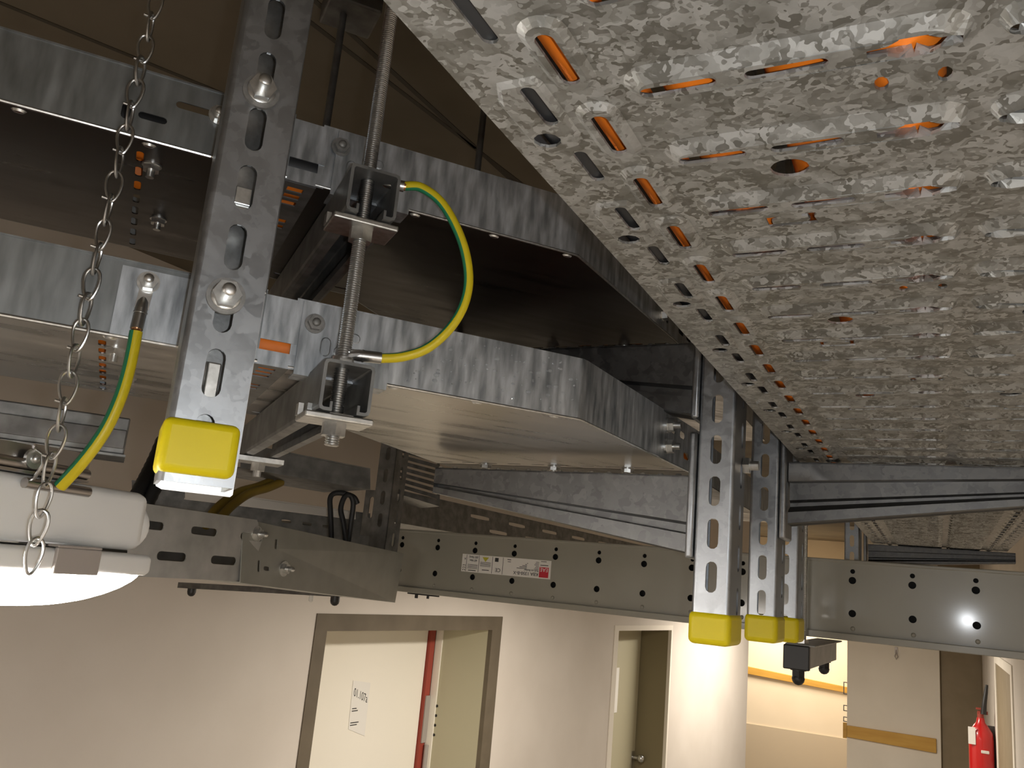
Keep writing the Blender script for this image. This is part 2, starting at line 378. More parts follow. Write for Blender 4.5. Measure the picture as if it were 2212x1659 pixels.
# brown door at the corridor's end, right-hand door
T = Thing('door_3', az=FT, base=(.0, 10.0, FLOOR), kind='structure')
T.part('door_leaf', MB().box(.004, .376, 10.03, 10.08, FLOOR+.01, .02), 'brown_door', bevel=.006)
T.part('door_frame', MB().box(.0, .006, 10.0, 10.12, FLOOR, .03).box(.374, .38, 10.0, 10.12, FLOOR, .03).box(.0, .38, 10.0, 10.12, .02, CEIL), 'brown_door')
T = Thing('door_4', az=FT, base=(.38, 6.05, FLOOR), kind='structure')
T.part('door_frame', MB().box(.372, .38, 5.95, 6.07, FLOOR, -.24).box(.372, .38, 7.6, 7.72, FLOOR, -.24).box(.372, .38, 6.07, 7.6, -.30, -.24), 'end_paint')
T.part('door_leaf', MB().box(.377, .38, 6.07, 7.6, FLOOR, -.30), 'brown_door')
structure('trim_1', MB().box(-9, .0, 12.485, 12.5, FLOOR, -1.64), 'hall_lower_tone', FT)  # darker band along the lower part of the hall wall

# ================================================================== MAIN CABLE TRAY (right, overhead)
S = 1.2; H = .20; XE = -.178; TW = .30*S
def tray_pattern(k0, k1):
    holes = []; emb = []
    def A(c, s): return (XE+c*S, s*S)
    def sl(c, s, lc, ls, n=4): return [A(p[0], p[1]) for p in slot(c, s, lc, ls, n)]
    for k in range(k0, k1):
        s = .2485+.05*k; fine = 9 if k < 8 else (5 if k < 16 else 3)
        for a, b in ((.055, .1605), (.1665, .245)):
            emb.append((sl((a+b)/2, s-.0016, b-a, .0190, fine), sl((a+b)/2, s, b-a-.010, .0098, fine), -.0040))
        for a, b in ((.0602, .086), (.095, .1207), (.169, .1945), (.204, .2295)): holes.append(sl((a+b)/2, s, b-a, .0050, fine))
        kc, kw, bw = .1445, .013, .0042
        holes.append([A(*p) for p in ((kc-kw, s-.0016), (kc-bw-.003, s-.0024), (kc-bw, s-.0044), (kc, s-.005), (kc+bw, s-.0044), (kc+bw+.003, s-.0024), (kc+kw, s-.0016),
                                      (kc+kw, s+.0016), (kc+bw+.003, s+.0024), (kc+bw, s+.0044), (kc, s+.005), (kc-bw, s+.0044), (kc-bw-.003, s+.0024), (kc-kw, s+.0016))])
        for c in (.0225, .2775):
            holes.append(sl(c, s, .0056, .026, fine))
        for c in (.040, .260):
            holes.append(sl(c, s-.0245, .0064, .0285, fine))
            emb.append((sl(c, s-.0245, .0165, .0425, fine), sl(c, s-.0245, .0110, .0365, fine), -.0024))
        if k % 2 == 0:
            s0 = .3580+.05*k-.1
            for c, sg in ((0, 1), (.30, -1)):
                holes.append([A(*p) for p in circ(c+sg*.0155, s0+.0138-.0003, .0055, 10)])
                o = [(.0080, -.014), (.0130, -.026), (.0275, -.026), (.0290, -.022), (.0290, .014), (.0265, .022), (.0120, .0265), (.0080, .020)]
                n = [(.0098, -.0128), (.0140, -.0235), (.0265, -.0235), (.0272, -.021), (.0272, .0125), (.0255, .0195), (.0130, .0238), (.0098, .018)]
                emb.append(([A(c+sg*p[0], s0+p[1]) for p in o], [A(c+sg*p[0], s0+p[1]) for p in n], -.0018))
        if k % 4 == 2:
            b = .321+.05*(k-2)
            for c in (.0985, .1995): holes.append([A(*p) for p in circ(c, b, .0074, 16)])
        if k % 4 == 1:
            b = .271+.05*(k-1)
            for c in (.1345, .1530): holes.append([A(*p) for p in circ(c, b, .0023, 10, .0042)])
        if k % 4 == 3:
            b = .3708+.05*(k-3)
            for c in (.0815, .198):
                holes.append([A(c+p[0], b+p[1]) for p in ((0, -.005), (.005, -.005), (.0045, -.0025), (.0022, -.001), (.0022, .0022), (.0165, .0022), (.0185, .0008), (.0180, -.003),
                                                          (.0155, -.0035), (.0155, -.006), (.0215, -.006), (.0205, -.002), (.0215, .005), (.0, .005))])
    return holes, emb
def main_tray(k0, k1, ya, yb, label):
    holes, emb = tray_pattern(k0, k1)
    T = Thing('perforated_cable_tray', label, 'cable tray', FT, (XE, ya, H))
    mb = MB(); plate(mb, rect(XE, XE+TW, ya, yb), holes, lambda u, v, w: (u, v, H+w), .0015, emb)
    T.part('tray_bottom', mb, 'spangle')
    for nm, x0, sg in (('side_wall', XE, 1), ('side_wall', XE+TW, -1)):
        w = MB(); w.box(min(x0, x0+sg*.0015), max(x0, x0+sg*.0015), ya, yb, H+.0016, H+.072).box(min(x0, x0+sg*.012), max(x0, x0+sg*.012), ya, yb, H+.072, H+.0735)
        T.part(nm, w, 'galv')
    return T
T = main_tray(-4, 46, .02, 3.02, 'wide galvanised tray overhead at right with rows of slots showing orange cable')
def wavy(x0, y0, y1, z, amp, ph, n=40): return [(x0+amp*math.sin(ph+2.1*(y0+(y1-y0)*i/n)), y0+(y1-y0)*i/n, z+.002*math.sin(ph*3+9*i/n)) for i in range(n+1)]
for i, (x, r, m, nm, lab, ph) in enumerate((
        (XE+.046, .0145, 'orange_cable', 'orange_cable', 'orange cable seen through the slots beside the left edge of the wide tray', .3),
        (XE+.085, .0145, 'orange_cable', 'orange_cable', 'orange cable seen through the rib slots, second from the left edge of the wide tray', 1.0),
        (XE+.130, .0155, 'orange_cable', 'orange_cable', 'orange cable seen through the round holes, third from the left edge of the wide tray', 2.2),
        (XE+.172, .0155, 'orange_cable', 'orange_cable', 'orange cable seen through the keyhole slots along the middle of the wide tray', 3.2),
        (XE+.235, .017, 'black_cable', 'black_cable', 'black cable lying right of the orange cables in the wide tray', .8),
        (XE+.290, .015, 'black_cable', 'black_cable', 'black cable near the right side of the wide tray', 2.0),
        (XE+.018, .010, 'black_cable', 'black_cable', 'thin black cable against the left side wall of the wide tray', 1.4))):
    y1 = (.72, 1.30, 1.05, .85, 3.0, 3.0, .95)[i]
    yy = wavy(x, .03, 3.0, H+.0028+r, .004, ph)
    single(nm, MB().tube(yy, r, 14), m, FT, yy[0], lab, 'cable', group='cables lying in the wide tray', smooth=True)

# ================================================================== STRUTS AND ARMS
def strut(x0, x1, y0, y1, zb, zt, pitch, z0, label, group, wslot=.0125, lslot=.034, ztop=None):
    T = Thing('ceiling_strut', label, 'strut', FT, ((x0+x1)/2, (y0+y1)/2, zb), group)
    n = int((zt-z0)/pitch)+1; xm = (x0+x1)/2; t = .0025
    hs = [slot(xm, z0+pitch*i, wslot, lslot) for i in range(-1, n) if z0+pitch*i-lslot/2 > zb+.002 and z0+pitch*i+lslot/2 < zt]
    mb = MB(); plate(mb, rect(x0+.004, x1-.004, zb, zt), hs, lambda u, v, w: (u, y0+w, v), t)
    T.part('slotted_web', mb, 'galv')
    ym = (y0+y1)/2+.012
    for sx in (x0, x1):
        sg = 1 if sx == x0 else -1
        f = MB(); hs2 = [slot(ym, z0+pitch*(i+.5), .010, lslot*.9) for i in range(-1, n) if z0+pitch*(i+.5)-lslot/2 > zb+.002 and z0+pitch*(i+.5)+lslot/2 < zt]
        plate(f, rect(y0+.004, y1, zb, zt), hs2, lambda u, v, w: (sx+sg*w, u, v), t)
        # rounded corner
        arc = [(sx+sg*(.004-.004*math.sin(a)), y0+.004-.004*math.cos(a)) for a in (0, .4, .8, 1.2, math.pi/2)]
        arc2 = [(sx+sg*(.004-.0016*math.sin(a)), y0+.004-.0016*math.cos(a)) for a in (math.pi/2, 1.2, .8, .4, 0)]
        f.extrude(arc+arc2, lambda u, v, w: (u, v, w), zb, zt)
        f.box(min(sx, sx+sg*.004), max(sx, sx+sg*.004), y1, y1+t, zb, zt)
        T.part('flange', f, 'galv', smooth=True)
    return T
def cap(x0, x1, y0, y1, z0, z1, label, az=FT, lip=False):
    mb = MB().box(x0, x1, y0, y1, z0, z1)
    return single('end_cap', mb, 'cap_yellow', az, ((x0+x1)/2, (y0+y1)/2, z0), label, 'end cap', group='yellow strut end caps', bevel=.0065, smooth=True, seg=4)
SZ = .86
strut(-.2465, -.2045, .971, 1.029, -.047, SZ, .0478, .0192, 'slotted galvanised ceiling strut, nearest of the three in the middle right', 'slotted struts by the wide tray')
cap(-.2490, -.2020, .9680, 1.0345, -.0535, -.0185, 'yellow plastic cap under the nearest and leftmost of the three grouped struts')
strut(-.2395, -.1995, 1.250, 1.315, -.050, SZ, .0478, -.004, 'slotted galvanised ceiling strut, second of the three grouped struts, carrying the right arm', 'slotted struts by the wide tray', wslot=.0118)
cap(-.2420, -.1970, 1.2470, 1.3185, -.0570, -.0200, 'yellow plastic cap under the second of the three grouped struts')
strut(-.2440, -.2030, 1.480, 1.545, -.056, SZ, .0478, .012, 'slotted galvanised ceiling strut, hindmost of the three grouped struts', 'slotted struts by the wide tray')
cap(-.2460, -.2005, 1.4770, 1.5485, -.0630, -.0230, 'yellow plastic cap under the hindmost, rightmost of the three grouped struts')
strut(-.2450, -.2030, 2.72, 2.79, -.02, SZ, .0478, .0, 'slotted ceiling strut far behind, above the grey trunking', 'slotted struts by the wide tray')

def arm(xr, xt, y, ztop, zrb, ztb, label, sg, plate_z, xp, top_tip=0.0, dotted=True):
    """cantilever arm from root xr to tip xt (sg=+1 towards right), pressed sheet with a ledge and a tapered groove"""
    T = Thing('cantilever_arm', label, 'cantilever arm', FT, (xr, y, zrb), 'cantilever arms on the slotted struts')
    hr = ztop-zrb; ht = ztop+top_tip-ztb; N = 14
    prof = [(0, 0), (0, .30), (.001, .315), (.014, .325), (.014, .60), (.020, .64), (.020, .70), (.004, .775), (0, .81), (0, .98), (.003, 1.0), (.034, 1.0)] if not dotted else \
           [(0, 0), (0, .60), (.011, .63), (.011, .73), (0, .755), (0, .98), (.003, 1.0), (.032, 1.0)]
    vs = []; fs = []; m = len(prof)
    for i in range(N+1):
        t = i/N; x = xr+(xt-xr)*t; h = hr+(ht-hr)*t; zt = ztop+top_tip*t
        for (dy, q) in prof: vs.append((x, y+dy, zt-h*q))
    for i in range(N):
        for j in range(m-1): fs.append((i*m+j, (i+1)*m+j, (i+1)*m+j+1, i*m+j+1))
    k = len(vs)
    vs2 = [(v[0], v[1]+.0018, v[2]) for v in vs]
    mb = MB(); mb.add(vs, fs); mb.add(vs2, [f[::-1] for f in fs])
    mb.box(min(xr, xt), max(xr, xt), y, y+.034, ztop-.002+top_tip*.5, ztop+top_tip*.5)
    mb.add([(xt, y+a, ztop+top_tip-ht*b) for a, b in ((0, 0), (.034, 0), (.034, 1), (0, 1))], [(0, 1, 2, 3)])
    mb.box(min(xr, xt), max(xr, xt), y+.032, y+.034, ztop-.03, ztop)
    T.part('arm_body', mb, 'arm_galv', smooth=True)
    if dotted:
        dm = MB(); n = 16
        for i in range(n):
            x = xr+(xt-xr)*(i+.7)/n; dm.ball((x, y+.004, ztop+.0006), .0030, 8, (1.3, 1, .7))
        T.part('top_burrs', dm, 'zinc', smooth=True)
    T.part('fixing_plate', MB().box(min(xp, xp+sg*.009), max(xp, xp+sg*.009), y-.010, y+.052, plate_z[0], plate_z[1]), 'galv', bevel=.003, smooth=True)
    return T
arm(-.2560, -.602, .979, .1325, .0430, .0985, 'tapered galvanised arm pointing left below the lower tray elbow, lowest on the nearest strut', -1, (.038, .183), -.2475)
arm(-.2560, -.602, .979, .2930, .2040, .2590, 'dark tapered arm pointing left between the two tray elbows, upper on the nearest strut', -1, (.199, .345), -.2475)
arm(-.1880, .20, 1.258, .1945, .1060, .158, 'tapered galvanised arm with grooves pointing right beneath the wide tray', 1, (.085, .24), -.1985, dotted=False)
arm(-.1900, .20, 2.86, .1945, .1300, .165, 'distant tapered arm under the far end of the wide tray, above the trunking', 1, (.10, .24), -.2020, dotted=False)
bm_ = MB().cyl((-.2035, 1.02, .152), (-.186, 1.02, .152), .0055, 12).hexnut((-.2035, 1.02, .152), (-.196, 1.02, .152), .010)
single('hex_bolt', bm_, 'zinc', FT, (-.2035, 1.02, .152), 'hex bolt with nut sticking out of the side of the nearest grouped strut', 'bolt')

# ================================================================== GREY BUSBAR TRUNKING
T = Thing('busbar_trunking', 'long grey painted busbar trunking crossing behind the struts with paired round holes', 'busbar trunking', FB, (-1.6, 1.72, -.055))
ZB, ZT_, BY = -.0555, .086, 1.72
hs = []
xs = [.0286-.0998*i for i in range(-3, 17)]
for i, x in enumerate(xs):
    if i in (7, 8): pass
    hs += [circ(x, .0492, .0066, 14), circ(x, -.0098, .0066, 14), circ(x+.0005, .0655, .0043, 12)]
mb = MB(); plate(mb, rect(-1.9, .335, ZB+.006, ZT_-.004), hs, lambda u, v, w: (u, BY+w, v), .0016)
T.part('front_panel', mb, 'trunk_grey')
mb = MB().box(-1.9, .335, BY-.006, BY+.110, ZB-.0025, ZB+.0015).box(-1.9, .335, BY-.0075, BY-.004, ZB-.0025, ZB+.010)
mb.box(-1.9, .335, BY-.004, BY+.001, ZB+.004, ZB+.010)
T.part('bottom_lip', mb, 'trunk_grey', bevel=.0012)
T.part('top_lip', MB().box(-1.9, .335, BY-.004, BY+.110, ZT_-.006, ZT_), 'trunk_grey', bevel=.0015)
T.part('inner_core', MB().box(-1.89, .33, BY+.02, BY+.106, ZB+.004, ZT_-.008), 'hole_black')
T.part('back_panel', MB().box(-1.9, .335, BY+.107, BY+.110, ZB, ZT_-.006), 'trunk_grey')
for i, x in enumerate(xs):
    if i % 1 == 0: T.part('rivet', MB().ball((x+.001, BY, -.0365), .0042, 10, (1, .5, 1)), 'trunk_grey', smooth=True)
# rating label, fixed upside down
LX0, LX1, LZ0, LZ1 = -1.0, -.7778, .0008, .0400
lab = T.part('rating_label', MB().box(LX0, LX1, BY-.0006, BY-.0001, LZ0, LZ1), 'paper')
LW, LH = LX1-LX0, LZ1-LZ0
def lbar(mb, u0, u1, v0, v1): mb.box(LX1-u1*LW, LX1-u0*LW, BY-.0009, BY-.0006, LZ1-v1*LH, LZ1-v0*LH)
# u runs from the label's own left (image right), v up from its own bottom (image top)
mb = MB(); lbar(mb, .022, .122, .38, .94); T.part('red_logo', mb, 'logo_red', parent=lab)
def lput2(nm, body, u, v, size, m='ink'):
    tm = text_mesh(body, size, m)
    tm.v = [(LX1-u*LW-q[0], BY-.0010-q[2], LZ1-v*LH-q[1]) for q in tm.v]
    T.part(nm, tm, m, parent=lab)
lput2('logo_letters', 'EAE', .027, .42, .0118, 'paper')
lput2('model_text', 'KBA 1350-B-X', .130, .72, .0100)
lput2('type_text', 'Bolt-on Busbar', .130, .56, .0058)
lput2('conformity_mark', 'CE', .548, .66, .0115)
lput2('torque_text', '60 Nm', .825, .28, .0068); lput2('torque_text', '(83 Nm)', .812, .09, .0068)
mb = MB()
for k in range(6): lbar(mb, .13, .18-.008*(k % 3), .50-.075*k, .525-.075*k)
for k in range(5): lbar(mb, .26, .37-.03*k, .52-.075*k, .55-.075*k)
for k in range(5):
    lbar(mb, .665, .785, .60-.055*k, .62-.055*k); lbar(mb, .815, .93, .78-.055*k, .80-.055*k)
lbar(mb, .68, .76, .80, .84); lbar(mb, .83, .92, .88, .92); lbar(mb, .03, .115, .26, .30); lbar(mb, .05, .11, .06, .09)
for u in (.525, .645, .80, .945): lbar(mb, u, u+.004, .03, .97)
lbar(mb, .58, .62, .08, .30); lbar(mb, .44, .48, .10, .14); lbar(mb, .44, .475, .22, .25)
for k in range(3): lbar(mb, .957, .985, .60+.13*k, .615+.13*k); lbar(mb, .957, .963, .60+.13*k, .67+.13*k); lbar(mb, .979, .985, .60+.13*k, .67+.13*k)
T.part('printed_lines', mb, 'ink', parent=lab); lput2('box_mark', 'x', .955, .22, .008)
mb = MB(); mb.add([(LX1-u*LW, BY-.0010, LZ1-v*LH) for u, v in ((.69, .10), (.765, .10), (.7275, .36))], [(0, 1, 2)]); T.part('warning_triangle', mb, 'sign_yellow', parent=lab)
# hanger under the trunking, right
T = Thing('trunking_support', 'short grey rail with black end cap hung from rods under the trunking at right', 'support rail', FB, (-.257, 1.66, -.116))
T.part('rail', MB().box(-.2775, -.2365, 1.662, 2.06, -.1135, -.074).box(-.2775, -.225, 1.655, 2.06, -.0745, -.071), 'dull', bevel=.002)
T.part('rail_end_cap', MB().box(-.2795, -.2345, 1.650, 1.664, -.1155, -.0735), 'black_plastic', bevel=.002)
for y in (1.678, 2.02):
    T.part('cap_nut', MB().cyl((-.257, y, -.1180), (-.257, y, -.1150), .014, 16).cyl((-.257, y, -.1320), (-.257, y, -.1180), .0115, 6).ball((-.257, y, -.132), .0115, 12), 'black_plastic', smooth=True)
for dx, zt in ((-.003, SZ), (.006, SZ)):
    r = MB().thread((-.257+dx, 1.700, -.078), (-.257+dx, 1.700, .40), .0038, .0022, 8)
    T.part('threaded_rod', r, 'steel', smooth=True)
T.part('rod_nut', MB().hexnut((-.2555, 1.70, -.0715), (-.2555, 1.70, -.064), .012), 'zinc')
# rail under the trunking, left
T = Thing('trunking_support', 'thin dark rail with black cap nuts under the perforated low tray at left', 'support rail', FB, (-1.63, 1.75, -.11))
T.part('rail', MB().hexa([(-1.897, 1.735, -.1135), (-1.365, 1.735, -.0885), (-1.897, 1.775, -.1135), (-1.365, 1.775, -.0885), (-1.897, 1.735, -.0985), (-1.365, 1.735, -.0745), (-1.897, 1.775, -.0985), (-1.365, 1.775, -.0745)]), 'dark_steel')
for x, z, m in ((-1.857, -.1125, 'black_plastic'), (-1.368, -.0905, 'black_plastic'), (-1.443, -.094, 'white_plastic')):
    rr = .0115 if m == 'black_plastic' else .006
    T.part('cap_nut' if m == 'black_plastic' else 'white_plug', MB().cyl((x, 1.75, z+.004), (x, 1.75, z-.009), rr, 12).ball((x, 1.75, z-.009), rr, 12), m, smooth=True)

# ================================================================== LEFT TRAYS
A36 = R(36); ux, uy = math.cos(A36), math.sin(A36)
TY0, TY1 = .708, .996
def tray_side(P, Q, z0, z1, holes=(), out=.0012):
    """vertical sheet from P to Q with holes in (distance, z)"""
    P = Vector(P); Q = Vector(Q); L = (Q-P).length; t = (Q-P)/L; n = Vector((-t.y, t.x))
    mb = MB(); plate(mb, rect(0, L, z0, z1), list(holes), lambda u, v, w: (P.x+t.x*u+n.x*w, P.y+t.y*u+n.y*w, v), out); return mb
def bolt_y(x, y, z, r=.0055, h=.010, wr=.0085):
    m = MB().ring((x, y, z), (x, y-.0015, z), wr, r*.9, 20).hexnut((x, y-.0015, z), (x, y-.0065, z), r*1.55)
    m.cyl((x, y-.0065, z), (x, y-h, z), r*.85, 12); m.ball((x, y-h, z), r*.85, 10, (1, .4, 1)); return m
def bolt_down(x, y, z, r=.0045):
    return MB().ring((x, y, z), (x, y, z-.0015), r*1.8, r*.9, 16).hexnut((x, y, z-.0015), (x, y, z-.006), r*1.6).cyl((x, y, z-.006), (x, y, z-.012), r*.8, 10)
def left_trays(zb, hz, cx, lab_s, lab_e, which):
    zt = zb+hz; BOT = 'brushed' if which == 'lower' else 'brushed_shaded'
    # straight run
    T = Thing('cable_tray', lab_s, 'cable tray', FL, (-.35, TY0, zb), 'stacked trays at left')
    hs = []
    if which == 'upper': hs = [slot(.855, zb+.020, .022, .006), slot(.835, zb+.020, .007, .014), slot(.885, zb+.038, .030, .006)]
    if which == 'lower': hs = [slot(.868, zb+.030, .016, .008), slot(.862, zb+.012, .013, .008)]
    side = tray_side((-.88, TY0), (.086, TY0), zb, zt, hs)
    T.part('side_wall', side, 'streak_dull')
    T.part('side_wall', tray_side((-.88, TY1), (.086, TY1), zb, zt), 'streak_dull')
    bh = [slot(-.03+.0+i*.0, .745+.033*i, .006, .022) for i in range(8)]
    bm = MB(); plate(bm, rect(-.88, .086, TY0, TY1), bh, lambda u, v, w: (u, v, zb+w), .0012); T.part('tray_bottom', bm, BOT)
    T.part('rolled_edge', MB().box(-.88, .086, TY0-.001, TY0+.010, zt, zt+.0015), 'streak_dull')
    bl = MB().tube([(-.88, TY0-.0002, zb+.0002), (.086, TY0-.0002, zb+.0002)], .0016, 8); T.part('bottom_edge', bl, 'zinc', smooth=True)
    if which == 'lower':
        T.part('coupling_plate', MB().box(-.025, .084, TY0-.0022, TY0-.0003, zb+.001, zt-.004), 'streak')
        T.part('bolt', bolt_y(.034, TY0-.0022, zb+.019, .0045, .011), 'zinc', smooth=True)
    else:
        T.part('coupling_plate', MB().box(.028, .084, TY0-.0022, TY0-.0003, zb+.001, zt-.003), 'streak')
        T.part('bolt', bolt_y(.024, TY0-.0005, zb+.038, .0045, .010), 'zinc', smooth=True)
    for i in range(2):
        T.part('bolt', bolt_down(-.02+.012*i, .755+.13*i, zb, .0045), 'zinc', smooth=True)
    for x in (-.118, -.024, .060): T.part('edge_rivet', MB().ball((x, TY0+.008, zb), .0032, 8, (1.8, 1, .8)), 'zinc', smooth=True)
    # elbow
    ix = cx-.161; x0 = .111
    O1 = Vector((cx+.266, TY0+.197)); O2 = Vector((cx+.030, TY0+.479))       # outlet, near and far corner
    near = [(x0, TY0), (cx, TY0), tuple(O1)]; far = [tuple(O2), (ix, TY1), (x0, TY1)]
    T = Thing('tray_elbow', lab_e, 'tray elbow', FL, (cx, TY0, zb), 'stacked trays at left')
    bm = MB(); hl = []
    t = Vector((ux, uy))
    o = (O2-O1).normalized(); on = Vector((o.y, -o.x)); on = on if on.x < 0 or on.y < 0 else -on
    for i in range(10):                        # row of slots along the outlet end
        q = O1+o*(.020+i*.036)+on*.016
        hl.append([(q.x+a*o.x-b*o.y, q.y+a*o.y+b*o.x) for a, b in slot(0, 0, .020, .005)])
    for i in range(3): hl.append(slot(x0+.02+.036*i, TY1-.02, .020, .005))
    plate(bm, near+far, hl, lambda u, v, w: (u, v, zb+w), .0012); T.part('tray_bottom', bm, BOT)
    P3 = (cx+ux*.42, TY0+uy*.42)
    sh = [slot(.262, zb+.042, .022, .009), slot(.262, zb+.020, .009, .016), slot(.300, zb+.042, .022, .009), slot(.318, zb+.018, .022, .009), slot(.350, zb+.018, .022, .009)]
    T.part('side_wall', tray_side(near[0], (cx-.004, TY0), zb, zt), 'streak')
    crn = [(cx-.004, TY0), (cx-.001, TY0+.0004), (cx+.0016, TY0+.002), (cx+ux*.006, TY0+uy*.006)]
    cm = MB(); cm.extrude(crn+[(p[0]-.0006, p[1]+.0014) for p in crn[::-1]], lambda u, v, w: (u, v, w), zb, zt)
    T.part('bent_corner', cm, 'streak', smooth=True)
    T.part('side_wall', tray_side((cx+ux*.006, TY0+uy*.006), P3, zb, zt, sh), 'streak')
    fm = tray_side(far[2], far[1], zb, zt); T.part('side_wall', fm, 'streak')
    T.part('side_wall', tray_side(far[1], far[0], zb, zt), 'streak')
    T.part('bottom_edge', MB().tube([(x0, TY0, zb), (cx-.003, TY0, zb), (cx+.002, TY0+.002, zb), (P3[0], P3[1], zb)], .0013, 8), 'zinc', smooth=True)
    # coupling plate with pressed marks, wraps under
    cpw = (.116, .196) if which == 'lower' else (.124, .196)
    pm = MB()
    marks = [(slot(.158, zb+.034, .020, .009), slot(.158, zb+.034, .018, .007), -.0006), (slot(.157, zb+.020, .022, .010), slot(.157, zb+.020, .020, .008), -.0006),
             (slot(.139, zb+.022, .009, .017), slot(.139, zb+.022, .007, .015), -.0006)]
    plate(pm, rect(cpw[0], cpw[1], zb-.004, zt-.002), [], lambda u, v, w: (u, TY0-.0026+w, v), .0018, marks)
    pm.box(cpw[0], cpw[1], TY0-.0026, TY0+.022, zb-.0055, zb-.004)
    T.part('coupling_plate', pm, 'streak')
    T.part('bolt', bolt_y(.1275, TY0-.0026, zb+.040, .0043, .008), 'washer', smooth=True)
    jp = MB(); plate(jp, rect(.083, .1125, TY0+.004, TY1-.004), [rect(.090, .104, .722+.016*i, .732+.016*i) for i in (0, 1, 2, 5, 6)], lambda u, v, w: (u, v, zb-.0015+w), .0012)
    T.part('joint_plate', jp, 'dark_galv')
    T.part('tab_strip', MB().box(.084, .118, TY0-.001, TY0, zb-.002, zb+.0105), 'streak')
    T.part('tab_strip', MB().box(.0855, .116, TY0-.001, TY0, zb+.0195, zt-.0025), 'streak')
    for s_ in (.245,):
        for zz in (zb+.043, zb+.017):
            q = Vector((cx, TY0))+t*s_; nrm = Vector((uy, -ux))
            m = MB(); p = (q.x, q.y, zz); e1 = q+nrm*.003; e2 = q+nrm*.010; e3 = q+nrm*.018
            m.ring(p, (e1.x, e1.y, zz), .0095, .004, 16).hexnut((e1.x, e1.y, zz), (e2.x, e2.y, zz), .0085).cyl((e2.x, e2.y, zz), (e3.x, e3.y, zz), .004, 10)
            T.part('bolt', m, 'zinc', smooth=True)
    for i in range(3):
        q = O1+o*(.075+.105*i)+on*.006
        T.part('bolt', bolt_down(q.x, q.y, zb, .005), 'zinc', smooth=True)
    for x in (.205, .285, .365): T.part('edge_rivet', MB().ball((x, TY0+.007, zb), .003, 8, (1.8, 1, .7)), 'zinc', smooth=True)
def onward(zb, hz, cx, label):
    O1 = Vector((cx+.266, TY0+.197)); O2 = Vector((cx+.030, TY0+.479)); o = (O2-O1).normalized(); w = Vector((-o.y, o.x)); w = w if w.x > 0 and w.y > 0 else -w
    a, b = O1+w*.004, O2+w*.004; c, e = b+w*.7, a+w*.7
    T = Thing('cable_tray', label, 'cable tray', FL, (a.x, a.y, zb), 'stacked trays at left')
    m = MB(); m.add([(p.x, p.y, z) for z in (zb, zb+.0012) for p in (a, b, c, e)], [(0, 1, 2, 3), (7, 6, 5, 4), (0, 4, 5, 1), (1, 5, 6, 2), (2, 6, 7, 3), (3, 7, 4, 0)]); T.part('tray_bottom', m, 'brushed_shaded')
    t = Vector((ux, uy))
    T.part('side_wall', tray_side(a+w*.12+o*.002, e+o*.002, zb+.001, zb+hz), 'streak'); T.part('side_wall', tray_side(b-o*.002, c-o*.002, zb+.001, zb+hz), 'streak')
onward(.152, .060, .391, 'onward section of the lower tray beyond its elbow, behind the nearest strut')
onward(.3155, .058, .374, 'onward section of the upper tray beyond its elbow, in the dark')
left_trays(.152, .060, .391, 'lower straight galvanised tray at far left, above the lamp', 'lower galvanised tray elbow with water droplets on its side', 'lower')
left_trays(.3155, .058, .374, 'upper straight galvanised tray at far left, under the dark ceiling', 'upper dark galvanised tray elbow bending behind the wide tray', 'upper')
# cables in the left trays
for z, nm, lab, m, y in ((.152, 'orange_cable', 'orange cable showing through the gap between the lower tray and its elbow', 'orange_cable', .728),
                         (.3155, 'black_cable', 'black cable lying in the upper tray above the reddish gap', 'black_cable', .728)):
    pts = [(-.86+.1*i, y, z+.019) for i in range(12)]+[(.36, y+.004, z+.019), (.40, y+.02, z+.019), (.40+ux*.34, y+.02+uy*.34, z+.019)]
    single(nm, MB().tube(pts, .0145, 12), m, FL, pts[0], lab, 'cable', smooth=True)
for y, lab in ((.752, 'orange cable in the upper tray, nearer to its front side'), (.832, 'orange cable in the upper tray, farther from its front side')):
    pts = [(-.86+.1*q, y, .338) for q in range(12)]+[(.345-.3*(y-.75), y, .338), (.36-.3*(y-.75), y+.03, .338), (.36-.3*(y-.75)+ux*.32, y+.03+uy*.32, .338)]
    single('orange_cable', MB().tube(pts, .020, 12), 'orange_cable', FL, pts[0], lab, 'cable', smooth=True)
for i in range(5):
    y = .768+.042*i
    pts = [(-.86+.1*q, y+.003*math.sin(q+i), .152+.0215) for q in range(12)]+[(.36-.013*i, y, .1735), (.37, y+.03, .1735), (.37+ux*.32, y+.03+uy*.32, .1735)]
    single('orange_cable', MB().tube(pts, .0195, 12), 'orange_cable', FL, pts[0], 'orange cable bedded in the lower left tray, showing as red glints', 'cable', group='cables bedded in the lower left tray', smooth=True)
dm = MB()
for i in range(110):
    x = random.uniform(.21, .385); zz = random.uniform(.157, .206)
    if random.random() > (x-.17)/.16: continue
    r = random.choice((.0006, .0008, .0011, .0016))
    dm.ball((x, TY0-.0003, zz), r, 8, (random.uniform(1, 1.8), .6, 1))
single('water_droplets', dm, 'water', FL, (.3, TY0, .16), 'scattered clear water droplets on the side of the lower tray elbow', 'water droplets', kind='stuff', smooth=True)

